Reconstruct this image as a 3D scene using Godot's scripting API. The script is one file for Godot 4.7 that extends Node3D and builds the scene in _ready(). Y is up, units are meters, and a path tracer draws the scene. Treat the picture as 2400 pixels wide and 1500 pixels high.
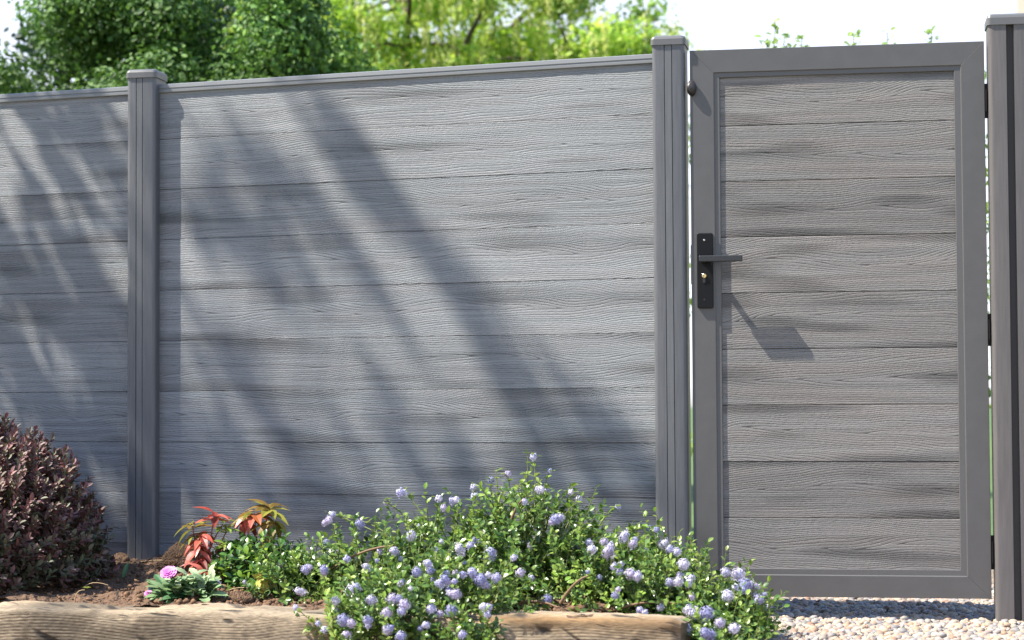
extends Node3D

# ---------------------------------------------------------------- light and place
const SUN := Vector3(-0.528, 0.806, 0.268)   # towards the sun; x runs along the fence, z towards the viewer
const GATE_TURN := 0.1746
const GRAVEL_Y := -0.388
var eye := Vector3(1.8358, 0.3269, 6.6353)
var rng := RandomNumberGenerator.new()
var taken := {}
var M := {}
var gate_at := Vector3(0.14, -0.32, 0.02)


# ---------------------------------------------------------------- small mesh builder
class MB:
	var v := PackedVector3Array()
	var n := PackedVector3Array()
	var u := PackedVector2Array()
	var c := PackedColorArray()
	var ix := PackedInt32Array()

	func tri(a: Vector3, b: Vector3, d: Vector3, na: Vector3, nb: Vector3, nd: Vector3, ua := Vector2.ZERO, ub := Vector2.ZERO, ud := Vector2.ZERO, col := Color.WHITE) -> void:
		var k := v.size()
		v.append(a); v.append(b); v.append(d)
		n.append(na); n.append(nb); n.append(nd)
		u.append(ua); u.append(ub); u.append(ud)
		c.append(col); c.append(col); c.append(col)
		if (b - a).cross(d - a).dot(na + nb + nd) > 0.0:
			ix.append(k); ix.append(k + 2); ix.append(k + 1)
		else:
			ix.append(k); ix.append(k + 1); ix.append(k + 2)

	func quad(a: Vector3, b: Vector3, d: Vector3, e: Vector3, nn: Vector3, ua := Vector2.ZERO, ub := Vector2.ZERO, ud := Vector2.ZERO, ue := Vector2.ZERO, col := Color.WHITE) -> void:
		tri(a, b, d, nn, nn, nn, ua, ub, ud, col)
		tri(a, d, e, nn, nn, nn, ua, ud, ue, col)

	func quad4(p: Array, q: Array, w: Array, col := Color.WHITE) -> void:
		tri(p[0], p[1], p[2], q[0], q[1], q[2], w[0], w[1], w[2], col)
		tri(p[0], p[2], p[3], q[0], q[2], q[3], w[0], w[2], w[3], col)

	func mesh() -> ArrayMesh:
		var a := []
		a.resize(Mesh.ARRAY_MAX)
		a[Mesh.ARRAY_VERTEX] = v
		a[Mesh.ARRAY_NORMAL] = n
		a[Mesh.ARRAY_TEX_UV] = u
		a[Mesh.ARRAY_COLOR] = c
		a[Mesh.ARRAY_INDEX] = ix
		var m := ArrayMesh.new()
		m.add_surface_from_arrays(Mesh.PRIMITIVE_TRIANGLES, a)
		return m


func fr(a: float, b: float) -> float:
	return rng.randf_range(a, b)


func lin(r: float, g: float, b: float) -> Color:
	return Color(r, g, b)


# ---------------------------------------------------------------- naming
func numbered(called: String) -> String:
	var k: int = taken.get(called, 0)
	taken[called] = k + 1
	return called if k == 0 else "%s_%03d" % [called, k]


func tag(o: Node, label: String, category: String, group := "", kind := "") -> void:
	o.set_meta("label", label)
	o.set_meta("category", category)
	if group:
		o.set_meta("group", group)
	if kind:
		o.set_meta("kind", kind)


func thing(called: String, label: String, category: String, at: Vector3, group := "") -> Node3D:
	var o := Node3D.new()
	o.name = numbered(called)
	add_child(o, true)
	o.position = at
	tag(o, label, category, group)
	return o


func part(called: String, m: Mesh, mat: Material, parent: Node, at := Vector3.ZERO) -> MeshInstance3D:
	var o := MeshInstance3D.new()
	o.name = called
	o.mesh = m
	o.material_override = mat
	o.position = at
	parent.add_child(o, true)
	return o


func structure(called: String, m: Mesh, mat: Material) -> MeshInstance3D:
	var o := part(called, m, mat, self)
	o.set_meta("kind", "structure")
	return o


# ---------------------------------------------------------------- shapes
func inset(poly: PackedVector2Array, by: Array) -> PackedVector2Array:
	# moves every edge i (from point i to i + 1) of a counter-clockwise outline inwards by by[i]
	var out := PackedVector2Array()
	var k := poly.size()
	for i in k:
		var a := poly[(i + k - 1) % k]
		var b := poly[i]
		var d := poly[(i + 1) % k]
		var e1 := (b - a).normalized()
		var e2 := (d - b).normalized()
		var n1 := Vector2(-e1.y, e1.x)
		var n2 := Vector2(-e2.y, e2.x)
		var d1: float = by[(i + k - 1) % k]
		var d2: float = by[i]
		var hit = Geometry2D.line_intersects_line(b + n1 * d1, e1, b + n2 * d2, e2)
		out.append(hit if hit != null else b + n2 * d2)
	return out


func slab(poly: PackedVector2Array, z0: float, z1: float, cham: Variant, cut := 0.0) -> ArrayMesh:
	# an outline in x-y, counter-clockwise, drawn out from z0 to z1 with chamfered front edges
	var k := poly.size()
	var by := []
	for i in k:
		by.append(cham[i] if cham is Array else cham)
	if cut == 0.0:
		for x in by:
			cut = maxf(cut, x)
	var front := inset(poly, by)
	var mb := MB.new()
	var t := Geometry2D.triangulate_polygon(front)
	for i in range(0, t.size(), 3):
		mb.tri(v3(front[t[i]], z1), v3(front[t[i + 1]], z1), v3(front[t[i + 2]], z1), Vector3.BACK, Vector3.BACK, Vector3.BACK, front[t[i]], front[t[i + 1]], front[t[i + 2]])
	t = Geometry2D.triangulate_polygon(poly)
	for i in range(0, t.size(), 3):
		mb.tri(v3(poly[t[i]], z0), v3(poly[t[i + 1]], z0), v3(poly[t[i + 2]], z0), Vector3.FORWARD, Vector3.FORWARD, Vector3.FORWARD, poly[t[i]], poly[t[i + 1]], poly[t[i + 2]])
	for i in k:
		var j := (i + 1) % k
		var e := (poly[j] - poly[i]).normalized()
		var o := Vector3(e.y, -e.x, 0)
		var zc: float = z1 - by[i]
		var la := poly[i].distance_to(poly[j])
		mb.quad(v3(poly[i], z0), v3(poly[j], z0), v3(poly[j], zc), v3(poly[i], zc), o, Vector2(0, z0), Vector2(la, z0), Vector2(la, zc), Vector2(0, zc))
		if by[i] > 0.0:
			mb.quad(v3(poly[i], zc), v3(poly[j], zc), v3(front[j], z1), v3(front[i], z1), (o + Vector3.BACK).normalized())
	return mb.mesh()


func v3(p: Vector2, z: float) -> Vector3:
	return Vector3(p.x, p.y, z)


func rect(x0: float, y0: float, x1: float, y1: float) -> PackedVector2Array:
	return PackedVector2Array([Vector2(x0, y0), Vector2(x1, y0), Vector2(x1, y1), Vector2(x0, y1)])


func upright(poly: PackedVector2Array, y0: float, y1: float, soft := 50.0) -> ArrayMesh:
	# an outline in x-z (x right, z towards the viewer, counter-clockwise seen from below) drawn up from y0 to y1; shallow corners are smooth
	var mb := MB.new()
	var k := poly.size()
	var en := []
	for i in k:
		var e := (poly[(i + 1) % k] - poly[i]).normalized()
		en.append(Vector3(e.y, 0, -e.x))
	var run := 0.0
	for i in k:
		var j := (i + 1) % k
		var n0: Vector3 = en[i]
		var n1: Vector3 = en[i]
		var before: Vector3 = en[(i + k - 1) % k]
		var after: Vector3 = en[j]
		if rad_to_deg(n0.angle_to(before)) < soft:
			n0 = (n0 + before).normalized()
		if rad_to_deg(n1.angle_to(after)) < soft:
			n1 = (n1 + after).normalized()
		var a := Vector3(poly[i].x, 0, poly[i].y)
		var b := Vector3(poly[j].x, 0, poly[j].y)
		var l := poly[i].distance_to(poly[j])
		mb.quad4([a + Vector3.UP * y0, b + Vector3.UP * y0, b + Vector3.UP * y1, a + Vector3.UP * y1], [n0, n1, n1, n0], [Vector2(run, y0), Vector2(run + l, y0), Vector2(run + l, y1), Vector2(run, y1)])
		run += l
	var t := Geometry2D.triangulate_polygon(poly)
	for i in range(0, t.size(), 3):
		for s in [[y0, Vector3.DOWN], [y1, Vector3.UP]]:
			var q := []
			for m in 3:
				q.append(Vector3(poly[t[i + m]].x, s[0], poly[t[i + m]].y))
			mb.tri(q[0], q[1], q[2], s[1], s[1], s[1])
	return mb.mesh()


func along(profile: Array, x0: float, x1: float, u0 := 0.0, u1 := 1.0, tall := 1.0, y_low := 0.0, soft := 30.0) -> ArrayMesh:
	# a closed outline of (y, z) points drawn out along x; texture u runs along, v across
	var mb := MB.new()
	var k := profile.size()
	var turn := 0.0
	for i in k:
		turn += (profile[i] as Vector2).cross(profile[(i + 1) % k])
	var sg := 1.0 if turn > 0.0 else -1.0
	var en := []
	for i in k:
		var e: Vector2 = (profile[(i + 1) % k] - profile[i]).normalized()
		en.append(Vector3(0, e.y, -e.x) * sg)
	for i in k:
		var j := (i + 1) % k
		var n0: Vector3 = en[i]
		var n1: Vector3 = en[i]
		if rad_to_deg(n0.angle_to(en[(i + k - 1) % k])) < soft:
			n0 = (n0 + en[(i + k - 1) % k]).normalized()
		if rad_to_deg(n1.angle_to(en[j])) < soft:
			n1 = (n1 + en[j]).normalized()
		var a: Vector2 = profile[i]
		var b: Vector2 = profile[j]
		var va: float = 1.0 - (a.x - y_low) / tall
		var vb: float = 1.0 - (b.x - y_low) / tall
		mb.quad4([Vector3(x0, a.x, a.y), Vector3(x1, a.x, a.y), Vector3(x1, b.x, b.y), Vector3(x0, b.x, b.y)], [n0, n0, n1, n1], [Vector2(u0, va), Vector2(u1, va), Vector2(u1, vb), Vector2(u0, vb)])
	var pv := PackedVector2Array(profile)
	var t := Geometry2D.triangulate_polygon(pv)
	for i in range(0, t.size(), 3):
		for s in [[x0, Vector3.LEFT], [x1, Vector3.RIGHT]]:
			mb.tri(Vector3(s[0], pv[t[i]].x, pv[t[i]].y), Vector3(s[0], pv[t[i + 1]].x, pv[t[i + 1]].y), Vector3(s[0], pv[t[i + 2]].x, pv[t[i + 2]].y), s[1], s[1], s[1])
	return mb.mesh()


func lathe(points: Array, sides: int, axis := Basis.IDENTITY, at := Vector3.ZERO) -> ArrayMesh:
	# points of (radius, height) turned about the y axis of the given basis
	var mb := MB.new()
	for i in points.size() - 1:
		var a: Vector2 = points[i]
		var b: Vector2 = points[i + 1]
		var e := (b - a).normalized()
		for k in sides:
			var f0 := TAU * k / sides
			var f1 := TAU * (k + 1) / sides
			var q := []
			var w := []
			for s in [[a, f0], [a, f1], [b, f1], [b, f0]]:
				q.append(axis * Vector3(s[0].x * cos(s[1]), s[0].y, s[0].x * sin(s[1])) + at)
				w.append(axis * Vector3(e.y * cos(s[1]), -e.x, e.y * sin(s[1])))
			mb.quad4(q, w, [Vector2.ZERO, Vector2.ZERO, Vector2.ZERO, Vector2.ZERO])
	return mb.mesh()


func tube(mb: MB, pts: Array, r0: float, r1: float, sides := 6, col := Color.WHITE) -> void:
	var rings := []
	var norms := []
	for i in pts.size():
		var d: Vector3 = (pts[mini(i + 1, pts.size() - 1)] - pts[maxi(i - 1, 0)]).normalized()
		var x := d.cross(Vector3(0.31, 0.2, 0.93)).normalized()
		var z := d.cross(x)
		var r := lerpf(r0, r1, float(i) / (pts.size() - 1))
		var ring := []
		var nn := []
		for k in sides:
			var f := TAU * k / sides
			nn.append(x * cos(f) + z * sin(f))
			ring.append(pts[i] + nn[k] * r)
		rings.append(ring)
		norms.append(nn)
	for i in pts.size() - 1:
		for k in sides:
			var j := (k + 1) % sides
			mb.quad4([rings[i][k], rings[i][j], rings[i + 1][j], rings[i + 1][k]], [norms[i][k], norms[i][j], norms[i + 1][j], norms[i + 1][k]], [Vector2(0, i), Vector2(1, i), Vector2(1, i + 1), Vector2(0, i + 1)], col)


func bend(a: Vector3, b: Vector3, sag: Vector3, steps := 6) -> Array:
	var out := []
	for i in steps + 1:
		var t := float(i) / steps
		out.append(a.lerp(b, t) + sag * 4.0 * t * (1.0 - t))
	return out


func lump(r: Vector3, seed_: int, rough: float, rings := 7, sides := 10) -> ArrayMesh:
	# a stone or clod: a sphere pushed about by noise
	var no := FastNoiseLite.new()
	no.seed = seed_
	no.frequency = 0.9
	var mb := MB.new()
	var p := []
	for i in rings + 1:
		var row := []
		for k in sides:
			var d := Vector3(sin(PI * i / rings) * cos(TAU * k / sides), cos(PI * i / rings), sin(PI * i / rings) * sin(TAU * k / sides))
			row.append(d * r * (1.0 + rough * no.get_noise_3dv(d * 1.6)))
		p.append(row)
	for i in rings:
		for k in sides:
			var j := (k + 1) % sides
			var q := [p[i][k], p[i][j], p[i + 1][j], p[i + 1][k]]
			var w := []
			for x in q:
				w.append((x / (r * r)).normalized())
			mb.quad4(q, w, [Vector2.ZERO, Vector2.ZERO, Vector2.ZERO, Vector2.ZERO])
	return mb.mesh()


# ---------------------------------------------------------------- leaves
func leaf_mesh(widths: Array, fold: float, curl: float, teeth := 0.0) -> ArrayMesh:
	# unit leaf: base at the origin, tip at y = 1, face to +z; widths are half widths at even steps
	var mb := MB.new()
	var k := widths.size()
	var mid := []
	var lf := []
	var rt := []
	for i in k:
		var t := float(i) / (k - 1)
		var w: float = widths[i]
		if teeth > 0.0 and i % 2 == 1:
			w *= 1.0 - teeth
		var z := -curl * t * t
		mid.append(Vector3(0, t, z))
		lf.append(Vector3(-w, t, z + fold * w))
		rt.append(Vector3(w, t, z + fold * w))
	for i in k - 1:
		for s in [lf, rt]:
			var sx := -1.0 if s == lf else 1.0
			var nn := Vector3(-fold * sx, curl * 2.0 * (i + 0.5) / (k - 1), 1).normalized()
			if widths[i] > 0.0:
				mb.tri(mid[i], s[i], s[i + 1], nn, nn, nn)
			if widths[i + 1] > 0.0:
				mb.tri(mid[i], s[i + 1], mid[i + 1], nn, nn, nn)
	return mb.mesh()


func stand(at: Vector3, dir: Vector3, face: Vector3, size: float, wide := 1.0) -> Transform3D:
	var y := dir.normalized()
	var z := face - y * face.dot(y)
	if z.length_squared() < 1e-6:
		z = y.cross(Vector3(0.6, 0.1, 0.79))
	z = z.normalized()
	var x := y.cross(z)
	return Transform3D(Basis(x * size * wide, y * size, z * size), at)


func scatter(called: String, m: Mesh, mat: Material, places: Array, tints: Array, parent: Node, base: Vector3, kind := "stuff") -> MultiMeshInstance3D:
	var mm := MultiMesh.new()
	mm.transform_format = MultiMesh.TRANSFORM_3D
	mm.use_colors = true
	mm.mesh = m
	mm.instance_count = places.size()
	for i in places.size():
		mm.set_instance_transform(i, places[i])
		mm.set_instance_color(i, tints[i])
	var o := MultiMeshInstance3D.new()
	o.name = called
	o.multimesh = mm
	o.material_override = mat
	o.position = -base
	parent.add_child(o, true)
	o.set_meta("kind", kind)
	return o


func leafage(leaf_name: String, m: Mesh, mat: Material, shades: Array, places: Array, tints: Array, parent: Node3D, singles: int) -> void:
	# the leaves that show largest become parts of their own, the rest one mass
	var base := parent.position
	var order := []
	for i in places.size():
		var t: Transform3D = places[i]
		var to := (eye - t.origin)
		var far := to.length()
		order.append([-(t.basis.y.length() * (0.35 + absf(t.basis.z.normalized().dot(to / far))) / far + 0.02 * to.normalized().dot((t.origin - base - Vector3(0, 0.05, 0)).normalized())), i])
	order.sort_custom(func(a, b): return a[0] < b[0])
	var rest := []
	var rest_tints := []
	for k in order.size():
		var i: int = order[k][1]
		if k < singles:
			var o := MeshInstance3D.new()
			o.name = leaf_name
			o.mesh = m
			o.material_override = shades[rng.randi() % shades.size()]
			var t: Transform3D = places[i]
			t.origin -= base
			o.transform = t
			parent.add_child(o, true)
		else:
			rest.append(places[i])
			rest_tints.append(tints[i])
	if rest.size():
		scatter("foliage", m, mat, rest, rest_tints, parent, base)


func leaf_mat(c: Color, through: float, rough := 0.45) -> StandardMaterial3D:
	var m := StandardMaterial3D.new()
	m.albedo_color = c.linear_to_srgb()
	m.roughness = rough
	m.vertex_color_use_as_albedo = true
	m.backlight_enabled = through > 0.0
	m.backlight = Color(through, through, through).linear_to_srgb()
	m.cull_mode = BaseMaterial3D.CULL_DISABLED
	return m


func sprig(places: Array, tints: Array, at: Vector3, dir: Vector3, length: float, count: int, size: float, spread: float, pal: Array, wide := 1.0, hang := 0.0, start := 0.15) -> Vector3:
	# leaves in a spiral along a short twig; returns its tip
	var d := dir.normalized()
	var side := d.cross(Vector3(0.23, 0.91, 0.34)).normalized()
	var f := fr(0, TAU)
	for k in count:
		var t := start + (1.0 - start) * k / maxf(1.0, count - 1)
		f += 2.4 + fr(-0.3, 0.3)
		var out := side.rotated(d, f)
		var a := spread * (1.1 - 0.55 * t) * fr(0.8, 1.2)
		var ld := (d * cos(a) + out * sin(a) + Vector3.DOWN * hang).normalized()
		places.append(stand(at + d * length * t, ld, d + Vector3.UP * 0.35 + out * -0.1, size * fr(0.7, 1.15) * (1.0 - 0.3 * t), wide))
		tints.append(vary(pal))
	return at + d * length


func vary(pal: Array) -> Color:
	var a: Color = pal[rng.randi() % pal.size()]
	var b: Color = pal[rng.randi() % pal.size()]
	var c := a.lerp(b, rng.randf())
	var s := fr(0.8, 1.2)
	return Color(c.r * s, c.g * s, c.b * s)


func on_shell(ctr: Vector3, r: Vector3, deep: float) -> Array:
	# a random place near the upper surface of a mound and the way out of it
	var d := Vector3(rng.randfn(), rng.randfn(), rng.randfn()).normalized()
	if d.y < -0.15:
		d.y = -d.y * fr(0.3, 1.0)
	d = d.normalized()
	var s := 1.0 - deep * rng.randf() * rng.randf()
	return [ctr + d * r * s, (d / r).normalized()]


# ---------------------------------------------------------------- textures
func field(w: int, h: int, seed_: int, nw: int, nh: int, freq: float, octaves := 3) -> PackedFloat32Array:
	# noise worked out small and stretched to w x h
	var no := FastNoiseLite.new()
	no.seed = seed_
	no.frequency = freq
	no.fractal_octaves = octaves
	var im := no.get_image(nw, nh, false, false, true)
	im.convert(Image.FORMAT_RF)
	im.resize(w, h, Image.INTERPOLATE_CUBIC)
	return im.get_data().to_float32_array()


func grey_image(w: int, h: int, d: PackedByteArray) -> ImageTexture:
	return ImageTexture.create_from_image(Image.create_from_data(w, h, false, Image.FORMAT_L8, d))


func board_material(seed_: int, tone: float, warm: float, blush := 0.0, smudge := 0.24) -> StandardMaterial3D:
	var w := 1536
	var h := 160
	var warp := field(w, h, seed_, 12, 16, 0.16, 2)
	var wob := field(w, 1, seed_ + 7, 24, 2, 0.12, 2)
	var streak := field(w, h, seed_ + 13, 12, 60, 0.2, 3)
	var smear := field(w, h, seed_ + 17, 9, 7, 0.28, 2)
	var force := field(w, h, seed_ + 23, 40, 60, 0.2, 2)
	var fibre := field(w, h, seed_ + 29, 260, 160, 0.42, 2)
	var hue := field(w, h, seed_ + 31, 10, 12, 0.25, 2)
	var alb := PackedByteArray()
	alb.resize(w * h * 3)
	var hgt := PackedByteArray()
	hgt.resize(w * h)
	for y in h:
		var vv := (y + 0.5) / h * 0.182 - 0.087
		for x in w:
			var i := y * w + x
			var q := vv - (wob[x] - 0.5) * 0.036
			var p := sqrt(q * q + 2e-5) * 145.0 + x * 0.0066 * (1.0 + 0.2 * wob[x]) + warp[i] * 1.6
			var g := p - floorf(p)
			var deep := 0.0
			if g < 0.24:
				deep = 1.0 - g / 0.24
			elif g > 0.94:
				deep = (g - 0.94) / 0.06
			var f := force[i] * 1.2 + 0.1
			deep *= clampf(f, 0.1, 1.0)
			var fb := fibre[i]
			hgt[i] = int(clampf(225.0 - 170.0 * deep - 60.0 * fb, 0.0, 255.0))
			var l := tone * (1.03 - 0.32 * deep) * (1.0 + 0.18 * (streak[i] - 0.5) + 0.10 * (fb - 0.5)) * (1.0 - smudge * maxf(0.0, smear[i] - 0.6) / 0.4)
			var t := (hue[i] - 0.45) * warm
			alb[i * 3] = int(clampf(l * (0.985 + blush + t), 0.0, 255.0))
			alb[i * 3 + 1] = int(clampf(l * 1.002, 0.0, 255.0))
			alb[i * 3 + 2] = int(clampf(l * (1.012 - blush - t * 0.35), 0.0, 255.0))
	var m := StandardMaterial3D.new()
	m.albedo_texture = ImageTexture.create_from_image(Image.create_from_data(w, h, false, Image.FORMAT_RGB8, alb))
	m.heightmap_enabled = true
	m.heightmap_texture = grey_image(w, h, hgt)
	m.heightmap_scale = 0.26
	m.roughness = 0.62
	return m


func noise_tex(seed_: int, freq: float, octaves: int, colors: Array, size := 512) -> NoiseTexture2D:
	var no := FastNoiseLite.new()
	no.seed = seed_
	no.frequency = freq
	no.fractal_octaves = octaves
	var t := NoiseTexture2D.new()
	t.width = size
	t.height = size
	t.seamless = true
	t.noise = no
	if colors.size():
		var g := Gradient.new()
		g.offsets = PackedFloat32Array(range(colors.size()).map(func(i): return float(i) / (colors.size() - 1)))
		g.colors = PackedColorArray(colors.map(func(c): return c.linear_to_srgb()))
		t.color_ramp = g
	return t


func plain(c: Color, rough: float, metal := 0.0) -> StandardMaterial3D:
	var m := StandardMaterial3D.new()
	m.albedo_color = c.linear_to_srgb()
	m.roughness = rough
	m.metallic = metal
	return m


func speckled(c: Color, rough: float, seed_: int, scale: Vector3, amount: float, bump := 0.0, world := true) -> StandardMaterial3D:
	var m := StandardMaterial3D.new()
	m.albedo_texture = noise_tex(seed_, 0.02, 5, [c * (1.0 - amount), c, c * (1.0 + amount)])
	m.uv1_triplanar = true
	m.uv1_world_triplanar = world
	m.uv1_scale = scale
	m.roughness = rough
	if bump > 0.0:
		m.heightmap_enabled = true
		m.heightmap_texture = noise_tex(seed_ + 5, 0.03, 5, [])
		m.heightmap_scale = bump
	return m


func sleeper_material() -> StandardMaterial3D:
	var w := 2048
	var h := 320
	var warp := field(w, h, 401, 40, 12, 0.2, 3)
	var streak := field(w, h, 402, 50, 90, 0.2, 4)
	var fine := field(w, h, 403, 500, 320, 0.35, 2)
	var patch := field(w, h, 404, 22, 9, 0.25, 3)
	var gouge := field(w, h, 405, 230, 60, 0.16, 3)
	var rust := field(w, h, 406, 14, 8, 0.3, 2)
	var alb := PackedByteArray()
	alb.resize(w * h * 3)
	var hgt := PackedByteArray()
	hgt.resize(w * h)
	for y in h:
		for x in w:
			var i := y * w + x
			var p := y * 0.36 + warp[i] * 5.0
			var g := absf(p - floorf(p) - 0.5) * 2.0
			var line := maxf(0.0, g - 0.35) * 1.6 * (0.3 + 0.9 * streak[i])
			var cut := clampf((gouge[y * w + (x + y * 2) % w] - 0.71) * 7.0, 0.0, 1.0)
			var dark := clampf((patch[i] - 0.48) * 3.0, 0.0, 1.0)
			var l := (1.0 - 0.26 * line) * (1.0 - 0.55 * cut) * (1.0 - 0.34 * dark) * (0.80 + 0.40 * fine[i]) * (0.86 + 0.3 * streak[i])
			var r := clampf((rust[i] - 0.4) * 2.0, 0.0, 1.0) * clampf((x - 1500.0) / 300.0, 0.12, 1.0)
			alb[i * 3] = int(clampf(154.0 * l * (1.0 - 0.03 * r), 0.0, 255.0))
			alb[i * 3 + 1] = int(clampf(137.0 * l * (1.0 - 0.18 * r), 0.0, 255.0))
			alb[i * 3 + 2] = int(clampf(113.0 * l * (1.0 - 0.40 * r), 0.0, 255.0))
			hgt[i] = int(clampf(210.0 - 90.0 * line - 150.0 * cut - 40.0 * fine[i], 0.0, 255.0))
	var m := StandardMaterial3D.new()
	m.albedo_texture = ImageTexture.create_from_image(Image.create_from_data(w, h, false, Image.FORMAT_RGB8, alb))
	m.heightmap_enabled = true
	m.heightmap_texture = grey_image(w, h, hgt)
	m.heightmap_scale = 0.5
	m.roughness = 0.85
	return m


# ---------------------------------------------------------------- build
func _ready() -> void:
	rng.seed = 20240
	set_view()
	make_materials()
	make_ground()
	make_house()
	make_fence()
	make_gate()
	make_sleeper()
	make_background_plants()
	make_shading_tree()
	make_bed_plants()
	make_bed_litter()


func set_view() -> void:
	var cam := Camera3D.new()
	cam.name = "camera"
	add_child(cam)
	cam.transform = Transform3D(Basis(Vector3(0.94336145, -0.00540217, -0.33172275), Vector3(0.01760952, 0.9992733, 0.03380503), Vector3(0.33129907, -0.03773184, 0.94277104)), eye)
	var at := CameraAttributesPhysical.new()
	at.frustum_focal_length = 77.9
	at.frustum_near = 0.05
	at.frustum_far = 400.0
	at.frustum_focus_distance = 6.75
	at.exposure_aperture = 3.5
	cam.attributes = at
	cam.fov = 17.515
	cam.near = 0.05
	cam.far = 400.0
	cam.current = true
	var sun := DirectionalLight3D.new()
	sun.name = "sun"
	add_child(sun)
	sun.transform = Transform3D(Basis.looking_at(-SUN, Vector3.UP), Vector3(0, 10, 0))
	sun.light_energy = 1.6
	sun.light_color = Color(1.0, 0.975, 0.93)
	sun.light_angular_distance = 0.53
	sun.shadow_enabled = true
	var env := Environment.new()
	env.background_mode = Environment.BG_SKY
	var sky := Sky.new()
	var sm := ProceduralSkyMaterial.new()
	sm.sky_top_color = Color(0.43, 0.615, 0.89)
	sm.sky_horizon_color = Color(0.97, 0.98, 1.0)
	sm.sky_curve = 0.32
	sm.ground_horizon_color = Color(0.5, 0.5, 0.46)
	sm.ground_bottom_color = Color(0.3, 0.29, 0.25)
	sm.sky_energy_multiplier = 0.84
	sky.sky_material = sm
	env.sky = sky
	env.tonemap_mode = Environment.TONE_MAPPER_LINEAR
	env.tonemap_exposure = 2.52
	env.sdfgi_enabled = true
	env.ssao_enabled = true
	env.ssil_enabled = true
	var we := WorldEnvironment.new()
	we.name = "world"
	we.environment = env
	add_child(we)


func make_materials() -> void:
	M.board = []
	for k in 6:
		M.board.append(board_material(100 + k * 57, [122.0, 127.0, 115.0, 124.0, 119.0, 128.0][k], [0.02, 0.03, 0.03, 0.02, 0.035, 0.025][k]))
	M.gate_board = []  # fence boards again: brown streaks, with warm bounce and weaker sun toned in
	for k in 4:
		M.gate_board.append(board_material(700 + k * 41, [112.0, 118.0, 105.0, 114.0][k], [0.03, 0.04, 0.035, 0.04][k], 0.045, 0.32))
	M.post = speckled(lin(0.104, 0.106, 0.112), 0.42, 31, Vector3(9, 0.5, 9), 0.17)
	M.bounce_tinted_post = speckled(lin(0.112, 0.102, 0.098), 0.42, 34, Vector3(9, 0.5, 9), 0.17)  # same post colour, with warm bounce off the gravel tinted in
	M.strip = speckled(lin(0.118, 0.121, 0.124), 0.42, 32, Vector3(9, 0.5, 9), 0.17)
	M.cap = plain(lin(0.115, 0.114, 0.115), 0.45)
	M.rail = plain(lin(0.19, 0.196, 0.2), 0.42)
	M.frame = speckled(lin(0.092, 0.089, 0.087), 0.40, 33, Vector3(1.2, 1.2, 1.2), 0.09)
	M.bead = plain(lin(0.10, 0.097, 0.095), 0.42)
	M.black = plain(lin(0.007, 0.007, 0.008), 0.5)
	M.black.metallic_specular = 0.3
	M.lever = plain(lin(0.022, 0.023, 0.025), 0.4)
	M.brass = plain(lin(0.75, 0.55, 0.25), 0.28, 1.0)
	M.steel = plain(lin(0.55, 0.53, 0.5), 0.35, 1.0)
	M.rubber = plain(lin(0.02, 0.017, 0.016), 0.45)
	M.hollow = plain(lin(0.05, 0.045, 0.042), 0.6)
	M.soil = speckled(lin(0.125, 0.070, 0.037), 0.95, 51, Vector3(1.7, 1.7, 1.7), 0.4, 3.0)
	M.lawn = speckled(lin(0.06, 0.11, 0.025), 0.9, 52, Vector3(0.7, 0.7, 0.7), 0.35, 2.0)
	M.gravel = speckled(lin(0.34, 0.265, 0.185), 0.9, 53, Vector3(4, 4, 4), 0.45, 2.0)
	M.bark = speckled(lin(0.10, 0.075, 0.05), 0.9, 54, Vector3(5, 1.5, 5), 0.4, 1.5)
	M.twig = plain(lin(0.16, 0.095, 0.045), 0.7)
	M.green_twig = plain(lin(0.14, 0.17, 0.05), 0.6)
	M.red_twig = plain(lin(0.20, 0.05, 0.03), 0.55)
	M.straw = plain(lin(0.42, 0.30, 0.17), 0.8)


# ---------------------------------------------------------------- ground
func soil_y(x: float, z: float) -> float:
	var y := lerpf(-0.238, -0.300, clampf(z / 0.85, 0.0, 1.0))
	return y + 0.012 * sin(x * 7.3 + z * 3.0) * cos(z * 9.1 - x * 2.0) + 0.006 * sin(x * 31.0) * sin(z * 27.0)


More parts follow.
